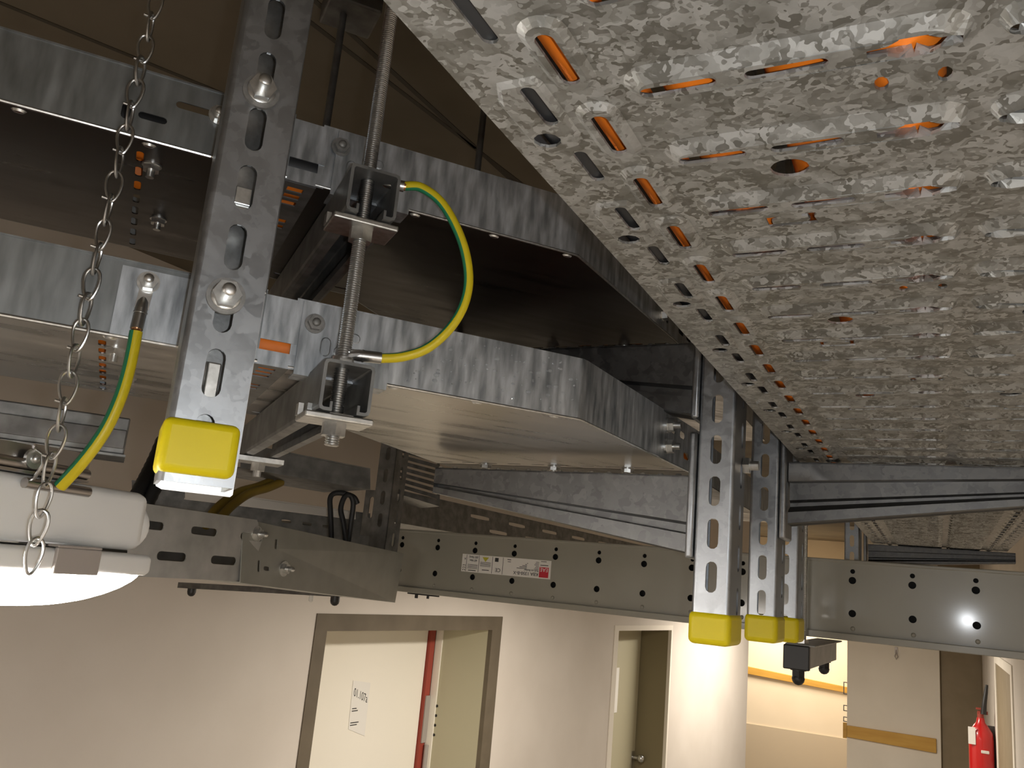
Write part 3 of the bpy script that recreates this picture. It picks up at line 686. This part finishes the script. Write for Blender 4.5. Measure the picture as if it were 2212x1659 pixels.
# big strut in front, left
T = Thing('ceiling_strut', 'large slotted galvanised ceiling strut at left in front of both stacked trays', 'strut', FL, (.0465, .62, .037))
sx0, sx1, sy = .0232, .0692, .600
hs = [slot(.0464, .1155+.0455*i, .0125, .0340, 7) for i in range(-1, 17) if .1155+.0455*i-.017 > .045]
mb = MB(); plate(mb, rect(sx0+.004, sx1, .040, SZ), hs, lambda u, v, w: (u, sy+w, v), .0025); T.part('slotted_web', mb, 'galv')
f = MB().box(sx0, sx0+.0025, sy+.004, sy+.05, .040, SZ)
arc = [(sx0+.004-.004*math.sin(a), sy+.004-.004*math.cos(a)) for a in (0, .4, .8, 1.2, math.pi/2)]
f.extrude(arc+[(sx0+.004-.0016*math.sin(a), sy+.004-.0016*math.cos(a)) for a in (math.pi/2, 1.2, .8, .4, 0)], lambda u, v, w: (u, v, w), .04, SZ)
T.part('flange', f, 'galv', smooth=True)
T.part('flange', MB().box(sx1-.0005, sx1+.002, sy+.001, sy+.05, .040, SZ), 'galv')
mb = MB(); plate(mb, [(sx0+.006, .0372), (sx1+.0065, .0372), (sx1+.0080, .0390), (sx1+.0080, SZ), (sx0, SZ), (sx0, .044), (sx0+.002, .039)], [], lambda u, v, w: (u, sy+.05+w, v), .004)
T.part('back_plate', mb, 'zinc')
T.part('upper_channel', MB().box(sx1+.0005, sx1+.0045, sy+.012, sy+.05, .181, SZ), 'galv', bevel=.001)
T.part('channel_nut', MB().box(.0405, .0525, sy+.010, sy+.016, .2335, .2410).box(.0405, .0525, sy+.010, sy+.016, .2425, .2560), 'zinc', bevel=.0008)
T.part('inner_strip', MB().box(.0420, .0510, sy+.004, sy+.008, .0985, .1235), 'zinc', bevel=.001)
for z in (.3265, .1695):
    b = MB().hexnut((.0455, sy-.003, z), (.0455, sy-.0115, z), .0098).cyl((.0455, sy-.0115, z), (.0455, sy-.021, z), .0046, 16).ball((.0455, sy-.021, z), .0046, 12, (1, .35, 1))
    b.lathe((.0455, sy-.003, z), (.0455, sy-.006, z), [(0, .0102), (.0018, .0100), (.0024, .0090)], 20)
    bo = T.part('hex_bolt', b, 'zinc', smooth=True)
    T.part('washer', MB().ring((.0455, sy, z), (.0455, sy-.003, z), .0130, .005, 32), 'washer', parent=bo, smooth=True)
cm = MB().box(.0205, .0695, .5915, .643, .0455, .0815)
single('end_cap', cm, 'cap_yellow', FL, (.045, .62, .042), 'large glossy yellow plastic cap on the foot of the big strut at left', 'end cap', group='yellow strut end caps', bevel=.0055, smooth=True, seg=4)

# threaded rods with channels
def channel(x0, x1, ya, yb, z0, z1, label, lug_side):
    T = Thing('c_channel', label, 'channel', FL, ((x0+x1)/2, ya, z0), 'channels carrying the stacked trays')
    t = .0026; r = .004
    prof = [(x0+.0105, z0+.0075), (x0+.0105, z0), (x0+r, z0), (x0+.001, z0+.001), (x0, z0+r), (x0, z1-r), (x0+.001, z1-.001), (x0+r, z1), (x1-r, z1), (x1-.001, z1-.001), (x1, z1-r), (x1, z0+r), (x1-.001, z0+.001), (x1-r, z0), (x1-.0105, z0), (x1-.0105, z0+.0075)]
    inn = [(x1-.0105-t*.8, z0+.0075), (x1-.0105-t*.8, z0+t), (x1-r, z0+t), (x1-t-.0005, z0+t+.0005), (x1-t, z0+r), (x1-t, z1-r), (x1-t-.0006, z1-t-.0006), (x1-r, z1-t), (x0+r, z1-t), (x0+t+.0006, z1-t-.0006), (x0+t, z1-r), (x0+t, z0+r), (x0+t+.0005, z0+t+.0005), (x0+r, z0+t), (x0+.0105+t*.8, z0+t), (x0+.0105+t*.8, z0+.0075)]
    inn[0] = (x1-.0105+t*.8, z0+.0075); inn[1] = (x1-.0105+t*.8, z0+t); inn[-2] = (x0+.0105-t*.8, z0+t); inn[-1] = (x0+.0105-t*.8, z0+.0075)
    mb = MB(); loop = prof+inn; n = len(loop); m = len(prof)
    vs = [(u, ya, v) for u, v in loop]+[(u, yb, v) for u, v in loop]
    fs = [(i, (i+1) % n, n+(i+1) % n, n+i) for i in range(n)]
    for i in range(m-1):
        a, b, c, e = i, i+1, n-2-i, n-1-i
        fs += [(a, b, c, e), (n+a, n+e, n+c, n+b)]
    mb.add(vs, fs); T.part('profile', mb, 'dark_galv')
    xr = .1467; yr = .6655
    cl = MB().box(xr-.027, xr+.027, yr-.017, yr+.022, z0-.0062, z0-.0012)
    cl.box(xr-.0075, xr+.0125, yr-.012, yr+.012, z0-.0015, z0+.001)
    T.part('clamp_plate', cl, 'zinc', bevel=.0012)
    for k in (0, 1): T.part('plate_lug', MB().box(xr-.0275+k*.006, xr-.0235+k*.006, yr+.012-.006*k, yr+.022-.006*k, z0-.0015, z0+.008), 'zinc')
    nut = MB().hexnut((xr, yr, z0-.0062), (xr, yr, z0-.0165), .0100); T.part('hex_nut', nut, 'zinc')
    T.part('hex_nut', MB().hexnut((xr, yr, z1), (xr, yr, z1+.0045), .0098), 'zinc')
    T.part('far_clamp', MB().box(x0-.006, x1+.006, yb-.05, yb-.012, z0-.007, z0-.0015).hexnut(((x0+x1)/2, yb-.03, z0-.007), ((x0+x1)/2, yb-.03, z0-.016), .009).cyl(((x0+x1)/2, yb-.03, z0-.016), ((x0+x1)/2, yb-.03, z0-.023), .005, 10), 'zinc')
    return T
channel(.1285, .1690, .646, 1.085, .1107, .1513, 'lower c-shaped channel under the lower tray, open end at the threaded rod', 1)
channel(.1272, .1690, .644, 1.085, .2740, .3150, 'upper c-shaped channel under the upper tray, with earth lug', 1)
T = Thing('threaded_rod', 'thick threaded rod hanging in front of the trays through both channels', 'threaded rod', FL, (.1467, .6655, .086))
T.part('rod', MB().thread((.1467, .6655, .0865), (.1467, .6655, CEIL), .0058, .0019, 14), 'steel', smooth=True)
T = Thing('threaded_rod', 'dark thin rod hanging from a ceiling clamp behind the upper tray', 'threaded rod', FL, (.169, 1.062, .372))
T.part('rod', MB().cyl((.169, 1.062, .30), (.169, 1.062, .80), .0052, 10), 'dark_steel', smooth=True)
T.part('ceiling_clamp', MB().box(.143, .215, 1.03, 1.10, .728, .762).box(.150, .205, 1.04, 1.09, .762, .81).box(.148, .158, 1.02, 1.03, .735, .80), 'dark_steel', bevel=.003)
T.part('clamp_nut', MB().hexnut((.169, 1.045, .755), (.169, 1.028, .755), .012), 'zinc')
single('threaded_rod', MB().cyl((.387, 1.06, .30), (.387, 1.06, CEIL), .0048, 10), 'dark_steel', FL, (.387, 1.06, .45), 'dark thin rod beyond the upper elbow, close to the edge of the wide tray', 'threaded rod', smooth=True)

# earth cables
def STR1(q): return .57 < q < .82
def STR2(q): return .55 < q < .80
def smooth_path(P, n=8):
    P = [Vector(p) for p in P]; out = []
    for i in range(len(P)-1):
        a = P[max(i-1, 0)]; b = P[i]; c = P[i+1]; e = P[min(i+2, len(P)-1)]
        for k in range(n):
            t = k/n; out.append(.5*((2*b)+(c-a)*t+(2*a-5*b+4*c-e)*t*t+(3*b-a-3*c+e)*t**3))
    return out+[P[-1]]
def upx(az, x, y, Y):                          # point where the sight line of photo pixel (x, y) meets the vertical plane at depth Y of a frame
    r = right*((x-1106)/F)-up*((y-829.5)/F)+fwd; n = d(az-90); q = r*(Y/r.dot(n)); return (q.dot(d(az)), q.dot(n), q.z)
T = Thing('earth_cable', 'green and yellow earth cable looping in a wide arc between the two channels', 'earth cable', FL, (.1765, .66, .1625), 'green and yellow earth cables')
pp = [upx(FL, *p) for p in ((876, 402, .662), (910, 405, .655), (952, 436, .648), (985, 490, .643), (1006, 550, .640), (1012, 612, .640), (998, 668, .642), (966, 716, .646), (920, 754, .652), (868, 771, .658), (822, 774, .661))]
T.part('insulation', MB().tube(smooth_path(pp), .0040, 16, stripe=lambda q: 1 if STR1(q) else 0, ref=Vector((0, -1, 0)).cross(Vector((0, 0, 1)))*0+Vector((0, 1, 0))), ['earth_yellow', 'earth_green'], smooth=True)
def lug(T, a, b, eye, eye_n):
    a = Vector(a); b = Vector(b); t = (b-a).normalized()
    m = MB().cyl(a-t*.002, b, .0048, 14).cyl(b-t*.004, b-t*.0025, .0052, 14).lathe(b, b+t*.010, [(0, .0048), (.006, .0042), (.010, .0022)], 14)
    e = Vector(eye); n = Vector(eye_n).normalized(); m.ring(e-n*.001, e+n*.001, .0085, .0045, 20)
    w = t.cross(n).normalized()*.005
    m.add([b+w-n*.001, b-w-n*.001, e-w-n*.001, e+w-n*.001, b+w+n*.001, b-w+n*.001, e-w+n*.001, e+w+n*.001], [(0, 1, 2, 3), (7, 6, 5, 4), (0, 4, 5, 1), (2, 6, 7, 3), (1, 5, 6, 2), (3, 7, 4, 0)])
    T.part('cable_lug', m, 'steel', smooth=True)
    T.part('bare_copper', MB().cyl(a-t*.0005, a-t*.0035, .0036, 12), 'copper', smooth=True)
lug(T, upx(FL, 868, 402, .662), upx(FL, 848, 398, .664), (.1690, .668, .3130), (1, 0, 0))
lug(T, upx(FL, 818, 773, .661), upx(FL, 775, 768, .663), (.1467, .6655, .1570), (0, 0, 1))
T = Thing('earth_cable', 'green and yellow earth cable hanging down from a lug bolted to the lower tray', 'earth cable', FL, (-.005, .70, .15), 'green and yellow earth cables')
pp = [upx(FL, *p) for p in ((294, 716, .702), (286, 760, .702), (274, 812, .702), (258, 862, .702), (236, 912, .703), (210, 955, .705), (172, 1004, .71), (130, 1050, .72))]
T.part('insulation', MB().tube(smooth_path(pp), .0048, 16, stripe=lambda q: 1 if STR2(q) else 0, ref=Vector((0, 1, 0))), ['earth_yellow', 'earth_green'], smooth=True)
lug(T, upx(FL, 296, 706, .702), upx(FL, 305, 668, .704), (-.0048, .7045, .1975), (0, 1, 0))
T.part('bolt', bolt_y(-.0048, .7035, .1975, .0045, .013), 'zinc', smooth=True)

# ================================================================== CHAIN
T = Thing('lamp_chain', 'twisted wire link chain hanging from the ceiling in front of the lamp at left', 'chain', 90, (-.316, .602, .42))
def link(c, L, w, ang, tilt=0.0, flip=1):
    pts = []
    for i in range(22):
        t = 2*math.pi*i/22
        a = w*(1+.30*flip*math.cos(t))*math.sin(t); b = L/2*math.cos(t)
        pts.append((c[0]+a*math.cos(ang)+b*tilt, c[1]+a*math.sin(ang), c[2]+b))
    return MB().tube(pts, .00112, 8, closed=True)
z = .455; k = 0
while z > .036:
    q = .455-z; c = Vector((-.3105-q*.0145, .6045-q*.006, z))
    a = (.05 if k % 2 == 0 else 1.62)+random.uniform(-.2, .2)
    T.part('link', link(c, .0245, .0056, a, random.uniform(-.06, .06)), 'steel', smooth=True)
    if k % 2 == 0:
        e = c+Vector((0, 0, -.0105))
        T.part('wire_knot', MB().cyl(e+Vector((-.0060, -.002, .0005)), e+Vector((.002, .001, -.001)), .0012, 8), 'steel', smooth=True)
    z -= .0196; k += 1
for i, (zz, dx, a) in enumerate(((.022, .0015, 1.2), (.003, .002, .1), (-.016, .003, 1.0))):
    T.part('link', link((-.3165+dx, .600, zz), .0245, .0056, a, .04), 'steel', smooth=True)

# ================================================================== LUMINAIRE
T = Thing('luminaire', 'white sealed lamp with glowing cover and metal clips hanging at the left edge', 'lamp', FM, (-.605, .0, -.055))
LXC, LY1, LY0 = -.607, .5857, -.62
def lring(y, hw, z0, z1, r=.008, n=4):
    out = []
    for cx, cz, a0 in ((LXC+hw-r, z1-r, 0), (LXC-hw+r, z1-r, 90), (LXC-hw+r, z0+r, 180), (LXC+hw-r, z0+r, 270)):
        for i in range(n+1): a = R(a0+90*i/n); out.append((cx+r*math.cos(a), y, cz+r*math.sin(a)))
    return out
def loft(rings):
    n = len(rings[0]); mb = MB(); mb.add([p for r in rings for p in r], [(j*n+i, j*n+(i+1) % n, (j+1)*n+(i+1) % n, (j+1)*n+i) for j in range(len(rings)-1) for i in range(n)]+[tuple(range(n-1, -1, -1)), tuple(range((len(rings)-1)*n, len(rings)*n))]); return mb
T.part('housing', loft([lring(LY0, .047, -.008, .0405), lring(LY1-.013, .047, -.008, .0405), lring(LY1-.006, .045, -.007, .039), lring(LY1-.003, .041, -.005, .036)]), 'lamp_body', smooth=True)
T.part('rim', loft([lring(LY0, .059, -.0275, -.0105, .004), lring(LY1-.006, .059, -.0275, -.0105, .004), lring(LY1-.001, .056, -.0265, -.0115, .004), lring(LY1, .053, -.0255, -.0125, .004)]), 'lamp_white', smooth=True)
T.part('end_plug', MB().lathe((LXC+.024, LY1-.006, .012), (LXC+.024, LY1+.01, .012), [(0, .0205), (.007, .0205), (.012, .017), (.014, .009)], 20), 'lamp_white', smooth=True)
rings = []
for i in range(11):
    t = i/10; y = LY1-.004-.075*(1-math.sin(t*math.pi/2))
    sc_ = math.cos(t*math.pi/2)
    h = .0265*sc_**.9+.0035; hw = .054-.006*t
    pts = [(LXC+hw*math.cos(a), y, -.0270-h*abs(math.sin(a))**.75) for a in [math.pi+math.pi*j/16 for j in range(17)]]+[(LXC+hw, y, -.0262), (LXC-hw, y, -.0262)]
    rings.append(pts)
rings = [[(p[0], LY0, p[2]) for p in rings[0]]]+rings
T.part('glowing_cover', loft(rings), 'lamp_glow', smooth=True)
for y in (.505, .10):
    c = MB().box(LXC+.058, LXC+.0615, y-.021, y+.021, -.0290, -.0095).box(LXC+.050, LXC+.0615, y-.021, y+.021, -.0095, -.0075)
    T.part('cover_clip', c, 'clip_grey', bevel=.0012)
for y in (.462,):
    b = MB().box(LXC-.048, LXC+.050, y-.048, y+.048, .0410, .0430)
    b.cyl((LXC+.047, y-.048, .0475), (LXC+.047, y+.048, .0475), .0042, 12).cyl((LXC+.052, y-.01, .034), (LXC+.052, y+.048, .034), .0040, 12)
    b.box(LXC+.020, LXC+.046, y-.048, y+.048, .0475, .062).box(LXC+.046, LXC+.0475, y-.004, y+.048, .047, .0635)
    br = T.part('mounting_bracket', b, 'stainless', smooth=True)
    T.part('bracket_screw', MB().ring((LXC+.050, y-.006, .0520), (LXC+.053, y-.006, .0520), .0075, .003, 18).ball((LXC+.053, y-.006, .052), .0035, 10), 'zinc', parent=br, smooth=True)
    T.part('wire_hook', MB().tube([(LXC+.051, y-.006, .060), (LXC+.060, y-.006, .056), (LXC+.062, y-.006, .048), (LXC+.056, y-.006, .038), (LXC+.051, y-.006, .036)], .0014, 8), 'steel', parent=br, smooth=True)
    T.part('rating_strip', MB().box(LXC+.0472, LXC+.0478, y-.10, y-.03, .028, .033), 'clip_grey')

# ================================================================== LOW PERFORATED TRAY (left of trunking)
FP = 114; X0 = -.9305
T = Thing('perforated_low_tray', 'low galvanised tray with slotted side behind the lamp, joined to a plain sloping piece', 'cable tray', FP, (X0, 1.0, -.046))
hs = []
for i in range(-3, 2):
    hs.append(slot(1.014+.108*i, .0235, .055, .0115)); hs.append(slot(.958+.108*i, -.0165, .057, .0125))
mb = MB(); plate(mb, rect(.55, 1.128, -.0455, .0515), hs, lambda u, v, w: (X0-w, u, v), .0015); T.part('slotted_side', mb, 'dull')
T.part('tray_bottom', MB().box(X0-.20, X0-.001, .55, 1.128, -.0465, -.045), 'dull')
T.part('far_side', MB().box(X0-.2015, X0-.20, .55, 1.128, -.0455, .0515), 'dull')
T = Thing('tray_drop_piece', 'plain dull galvanised tray piece sloping down with two wing bolts, below the trunking end', 'tray piece', 90, (-.40, 1.39, -.05))
P = [Vector((-.412, 1.385, .0505)), Vector((-.2060, 1.889, .0265)), Vector((-.4025, 1.388, -.0485)), Vector((-.2115, 1.884, -.0770))]
def qp(u, v, w=0):
    a = P[0].lerp(P[1], u); b = P[2].lerp(P[3], u); q = a.lerp(b, v); w += .006; return (q.x+.925*w, q.y-.38*w, q.z)
hs = [circ(.115, .50, .020, 12, .045), slot(.165, .30, .014, .16), slot(.085, .70, .012, .18), slot(.125, .72, .030, .07)]
mb = MB(); plate(mb, rect(0, 1, 0, 1), [hs[1], hs[2], hs[3]], lambda u, v, w: qp(u, v, w), .0015)
T.part('side_plate', mb, 'dull_green')
inw = Vector((-.925, .38, 0))*.20
mb = MB(); b0, b1 = Vector(qp(0, 1)), Vector(qp(1, 1)); mb.add([b0, b1, b1+inw, b0+inw]+[q+Vector((0, 0, .0015)) for q in (b0, b1, b1+inw, b0+inw)], [(0, 1, 2, 3), (7, 6, 5, 4), (0, 4, 5, 1), (1, 5, 6, 2), (2, 6, 7, 3), (3, 7, 4, 0)])
T.part('bottom_plate', mb, 'dull_green')
a0, a1 = Vector(qp(0, 0))+inw, Vector(qp(1, 0))+inw
mb = MB(); mb.add([a0, a1, b1+inw, b0+inw], [(0, 1, 2, 3)]); T.part('far_side', mb, 'dull')
for u, v in ((.065, .20), (.215, .68)):
    q = Vector(qp(u, v, .001)); n = Vector((.925, -.38, 0))
    m = MB().ring(q, q+n*.002, .013, .005, 20).hexnut(q+n*.002, q+n*.009, .009).cyl(q+n*.009, q+n*.018, .0045, 10).ball(q+n*.018, .0045, 8)
    T.part('bolt', m, 'zinc', smooth=True)

# ================================================================== CLUTTER BEHIND
def far_strut():
    T = Thing('ceiling_strut', 'dark slotted ceiling strut standing left of the trunking end, behind the low tray', 'strut', FT, (-1.11, 1.62, .028))
    x0, x1, y0, y1 = -1.135, -1.090, 1.600, 1.650
    hs = [slot((x0+x1)/2, .045+.05*i, .0115, .031) for i in range(17) if i or True]
    mb = MB(); plate(mb, rect(x0, x1, .028, CEIL), [h for h in hs if min(p[1] for p in h) > .03 and max(p[1] for p in h) < CEIL-.01], lambda u, v, w: (u, y0+w, v), .0025); T.part('slotted_web', mb, 'dark_galv')
    hs = [slot((y0+y1)/2+.004, .055+.05*i, .011, .030) for i in range(16)]
    mb = MB(); plate(mb, rect(y0, y1, .028, CEIL), [h for h in hs if max(p[1] for p in h) < CEIL-.01], lambda u, v, w: (x1-w, u, v), .0025); T.part('flange', mb, 'dark_galv')
    T.part('flange', MB().box(x0, x0+.0025, y0+.003, y1, .028, CEIL), 'dark_galv')
far_strut()
# bracket with slot and black cable loops beside it
br = MB(); plate(br, rect(-1.19, -1.137, .06, .165), [slot(-1.170, .125, .012, .05)], lambda u, v, w: (u, 1.64+w, v), .003)
single('slotted_bracket', br, 'dark_galv', FT, (-1.16, 1.64, .06), 'dark slotted bracket on the left side of the strut behind the low tray', 'bracket')
def wpt(x, y, r):
    q = right*((x-1106)/F)-up*((y-829.5)/F)+fwd; return q*(r/math.hypot(q.x, q.y))
for i, (pts, lab) in enumerate(((((716, 1170), (714, 1110), (713, 1078), (722, 1066), (742, 1066), (764, 1074), (772, 1088)), 'black cable looping up at left of the dark slotted bracket'),
                                (((748, 1175), (742, 1130), (736, 1100), (744, 1074), (756, 1070), (763, 1088), (758, 1130), (752, 1172)), 'black cable loop right beside the dark slotted bracket'))):
    P2 = smooth_path([wpt(x, y, 1.80+.004*k) for k, (x, y) in enumerate(pts)])
    single('black_cable', MB().tube(P2, .0055, 10), 'black_cable', 90, P2[0], lab, 'cable', smooth=True)
def slab(name, quad, r, depth, thick, m, label, cat, holes=(), group=None):
    """sheet-metal tray seen from its side: quad of photo pixels TL,TR,BR,BL at horizontal distances r -> real side wall plus bottom"""
    Q = [wpt(x, y, rr) for (x, y), rr in zip(quad, r)]
    T = Thing(name, label, cat, 90, Q[3], group)
    back = (Q[1]-Q[0]); back = Vector((-back.y, back.x, 0)).normalized()
    if back.y < 0: back = -back
    def f(u, v, w): a = Q[0].lerp(Q[1], u); b = Q[3].lerp(Q[2], u); p = a.lerp(b, v)+back*w; return tuple(p)
    mb = MB(); plate(mb, rect(0, 1, 0, 1), list(holes), f, thick); T.part('side_wall', mb, m)
    b = [Q[3], Q[2], Q[2]+back*depth, Q[3]+back*depth]; mb = MB(); mb.add(b+[p+Vector((0, 0, thick)) for p in b], [(0, 1, 2, 3), (7, 6, 5, 4), (0, 4, 5, 1), (1, 5, 6, 2), (2, 6, 7, 3), (3, 7, 4, 0)])
    T.part('tray_bottom', mb, m)
    rim = [Q[0], Q[1], Q[1]+back*.014, Q[0]+back*.014]; mb = MB(); mb.add([p+Vector((0, 0, .0005)) for p in rim]+[p+Vector((0, 0, .003)) for p in rim], [(0, 1, 2, 3), (7, 6, 5, 4), (0, 4, 5, 1), (1, 5, 6, 2), (2, 6, 7, 3), (3, 7, 4, 0)])
    T.part('rim', mb, m)
    return T
hs = [slot(.18+.095*i, .30+.0*i, .045, .13) for i in range(8)]+[slot(.225+.095*i, .72, .045, .13) for i in range(8)]
slab('perforated_tray', ((852, 1058), (1500, 1205), (1500, 1240), (852, 1128)), (2.45, 4.6, 4.6, 2.45), .30, .0015, 'dark_galv', 'dark perforated tray running away behind the left arms, above the trunking', 'cable tray', hs)
slab('dark_tray', ((285, 1040), (800, 1112), (800, 1180), (285, 1120)), (2.02, 2.12, 2.12, 2.02), .25, .0015, 'dark_galv', 'dark tray crossing behind the yellow cap and the low perforated tray', 'cable tray', [slot(.62+.09*i, .55, .04, .10) for i in range(4)])
slab('pale_rail', ((400, 1056), (768, 1108), (768, 1122), (400, 1078)), (1.98, 2.06, 2.06, 1.98), .02, .003, 'paper', 'thin rail coloured pale for light from below, behind the big yellow cap', 'rail')  # paper colour puts the reflected light into this strip
slab('dark_tray', ((520, 960), (800, 1015), (800, 1058), (520, 1010)), (1.62, 1.72, 1.72, 1.62), .22, .0015, 'dark_galv', 'dark tray crossing between the lower channel and the slotted far strut', 'cable tray')
T = Thing('cable_duct', 'dark blunt-ended metal duct behind the chain at the left edge', 'cable duct', FL, (-.3, 1.2, .105))
T.part('duct_body', MB().box(-.75, .002, 1.2, 1.28, .1055, .1535), 'dark_galv', bevel=.002)
T.part('duct_cover', MB().box(-.75, .0005, 1.196, 1.20, .113, .137), 'dark_steel', bevel=.001)
T.part('duct_flange', MB().box(-.75, .004, 1.192, 1.285, .1025, .1055), 'dark_galv')
# dark cable bundle, yellow-brown cables
bp = [wpt(x, y, r) for x, y, r in ((352, 950, 1.86), (335, 990, 1.84), (318, 1025, 1.82), (300, 1060, 1.80), (280, 1100, 1.79))]
for i, (ox, oz, lab) in enumerate(((0, 0, 'black cable nearest in the dark bundle left of the big yellow cap'), (.022, .012, 'black cable at the right of the dark bundle behind the big yellow cap'), (-.014, -.012, 'black cable at the lower left of the dark bundle behind the big yellow cap'))):
    P2 = smooth_path([p+Vector((ox, .02*i, oz)) for p in bp], 6)
    single('black_cable', MB().tube(P2, [.013+.0012*(k % 2) for k in range(len(P2))], 10), 'black_cable', 90, P2[0], lab, 'cable', smooth=True)
for i, (o, lab) in enumerate(((0, 'ochre yellow cable dropping into the low tray, left of the pair'), (.020, 'ochre yellow cable dropping into the low tray, right of the pair'))):
    P2 = smooth_path([wpt(x, y, r)+Vector((o, 0, 0)) for x, y, r in ((585, 1040, 1.78), (555, 1052, 1.74), (520, 1062, 1.70), (490, 1080, 1.66), (462, 1105, 1.62), (445, 1135, 1.58))], 6)
    single('yellow_cable', MB().tube(P2, .0085, 10), 'ochre_cable', 90, P2[0], lab, 'cable', smooth=True)
# small black bracket bar and patch under the trunking
single('wall_bracket', MB().box(-1.158, -1.075, 1.75, 1.76, -.0625, -.0595).cyl((-1.135, 1.755, -.0625), (-1.135, 1.755, -.0705), .004, 10).cyl((-1.103, 1.755, -.0625), (-1.103, 1.755, -.069), .0032, 10), 'black_plastic', FB, (-1.12, 1.75, -.06), 'tiny black bar with two studs under the left end of the trunking', 'bracket')

slab('dark_tray', ((858, 968), (950, 992), (950, 1094), (858, 1066)), (2.30, 2.34, 2.34, 2.30), .15, .0015, 'dark_galv', 'dark ribbed tray end between the far strut and the tip of the left arms', 'cable tray', [slot(.5, .10+.13*i, .88, .05) for i in range(7)])
# ================================================================== FAR END: boards, hooks, extinguisher
def board(name, x0, x1, y, z0a, z1a, z0b, z1b, th, label):
    P2 = [(x0, y-th, z0a), (x1, y-th, z0b), (x0, y, z0a), (x1, y, z0b), (x0, y-th, z1a), (x1, y-th, z1b), (x0, y, z1a), (x1, y, z1b)]
    return single(name, MB().hexa(P2), 'wood', FT, (x0, y, z0a), label, 'wall board', bevel=.004)
board('bumper_board', -.863, -.040, 10.0, -1.290, -1.178, -1.312, -1.180, .03, 'yellow wooden bumper board on the white wall left of the extinguisher')
board('handrail_board', -2.9, -.9, 12.5, -.968, -.862, -1.088, -1.018, .04, 'yellow wooden rail on the bright wall of the stair hall')
single('board_end', MB().box(-.905, -.868, 10.01, 10.04, -1.31, -1.16), 'wood', FT, (-.89, 10.01, -1.3), 'short brown board stub wrapping the left corner of the white end wall', 'wall board')
for i, (za, zb) in enumerate(((-.76, -.885), (-.99, -1.05), (-1.105, -1.155))):
    m = MB().box(-.900, -.865, 10.05, 10.062, za-.008, za).box(-.900, -.865, 10.05, 10.062, zb, zb+.008).box(-.906, -.898, 10.05, 10.062, zb, za)
    single('wall_loop', m, 'dark_steel', FT, (-.88, 10.05, zb), ('largest, topmost dark metal loop on the corner of the white end wall', 'middle dark metal loop on the corner of the white end wall', 'lowest dark metal loop on the corner, just above the bumper board')[i], 'wall loop', group='loops on the end wall corner')
single('wall_hook', MB().tube([(-.395, 9.995, -.36), (-.395, 9.98, -.40), (-.41, 9.98, -.44), (-.395, 9.98, -.47), (-.38, 9.98, -.44), (-.395, 9.98, -.40)], .005, 8).box(-.408, -.382, 9.985, 10, -.41, -.35), 'clip_grey', FT, (-.395, 9.99, -.4), 'small grey hook high on the white end wall', 'hook', smooth=True)
T = Thing('fire_extinguisher', 'red fire extinguisher with black hose on the wall beside the brown door', 'fire extinguisher', FT, (.281, 8.0, -1.42))
ex, ey = .281, 8.0
T.part('cylinder', MB().lathe((ex, ey, -1.42), (ex, ey, -.7), [(0, .080), (.02, .087), (.52, .087), (.575, .080), (.622, .050), (.645, .032), (.68, .026)], 28), 'ext_red', smooth=True)
T.part('valve', MB().cyl((ex, ey, -.765), (ex, ey, -.70), .023, 14).box(ex-.02, ex+.05, ey-.02, ey+.02, -.712, -.69).box(ex-.03, ex+.04, ey-.015, ey+.015, -.682, -.668), 'seal_red', smooth=True)
T.part('hose', MB().tube(smooth_path([(ex+.02, ey-.03, -.71), (ex+.028, ey-.03, -.63), (ex+.042, ey-.02, -.54), (ex+.050, ey-.01, -.49)]), [.022-.0005*k for k in range(25)], 10), 'black_plastic', smooth=True)
T.part('instruction_label', MB().box(ex-.090, ex-.040, ey-.082, ey-.072, -.935, -.81), 'paper')
T.part('band', MB().box(ex-.005, ex+.05, ey-.092, ey-.082, -.990, -.968), 'white_plastic', bevel=.004)
single('wall_holder', MB().box(ex-.04, .38, ey+.088, ey+.10, -1.2, -.80), 'dark_steel', FT, (ex, ey+.09, -1.2), 'dark flat holder behind the fire extinguisher', 'holder')
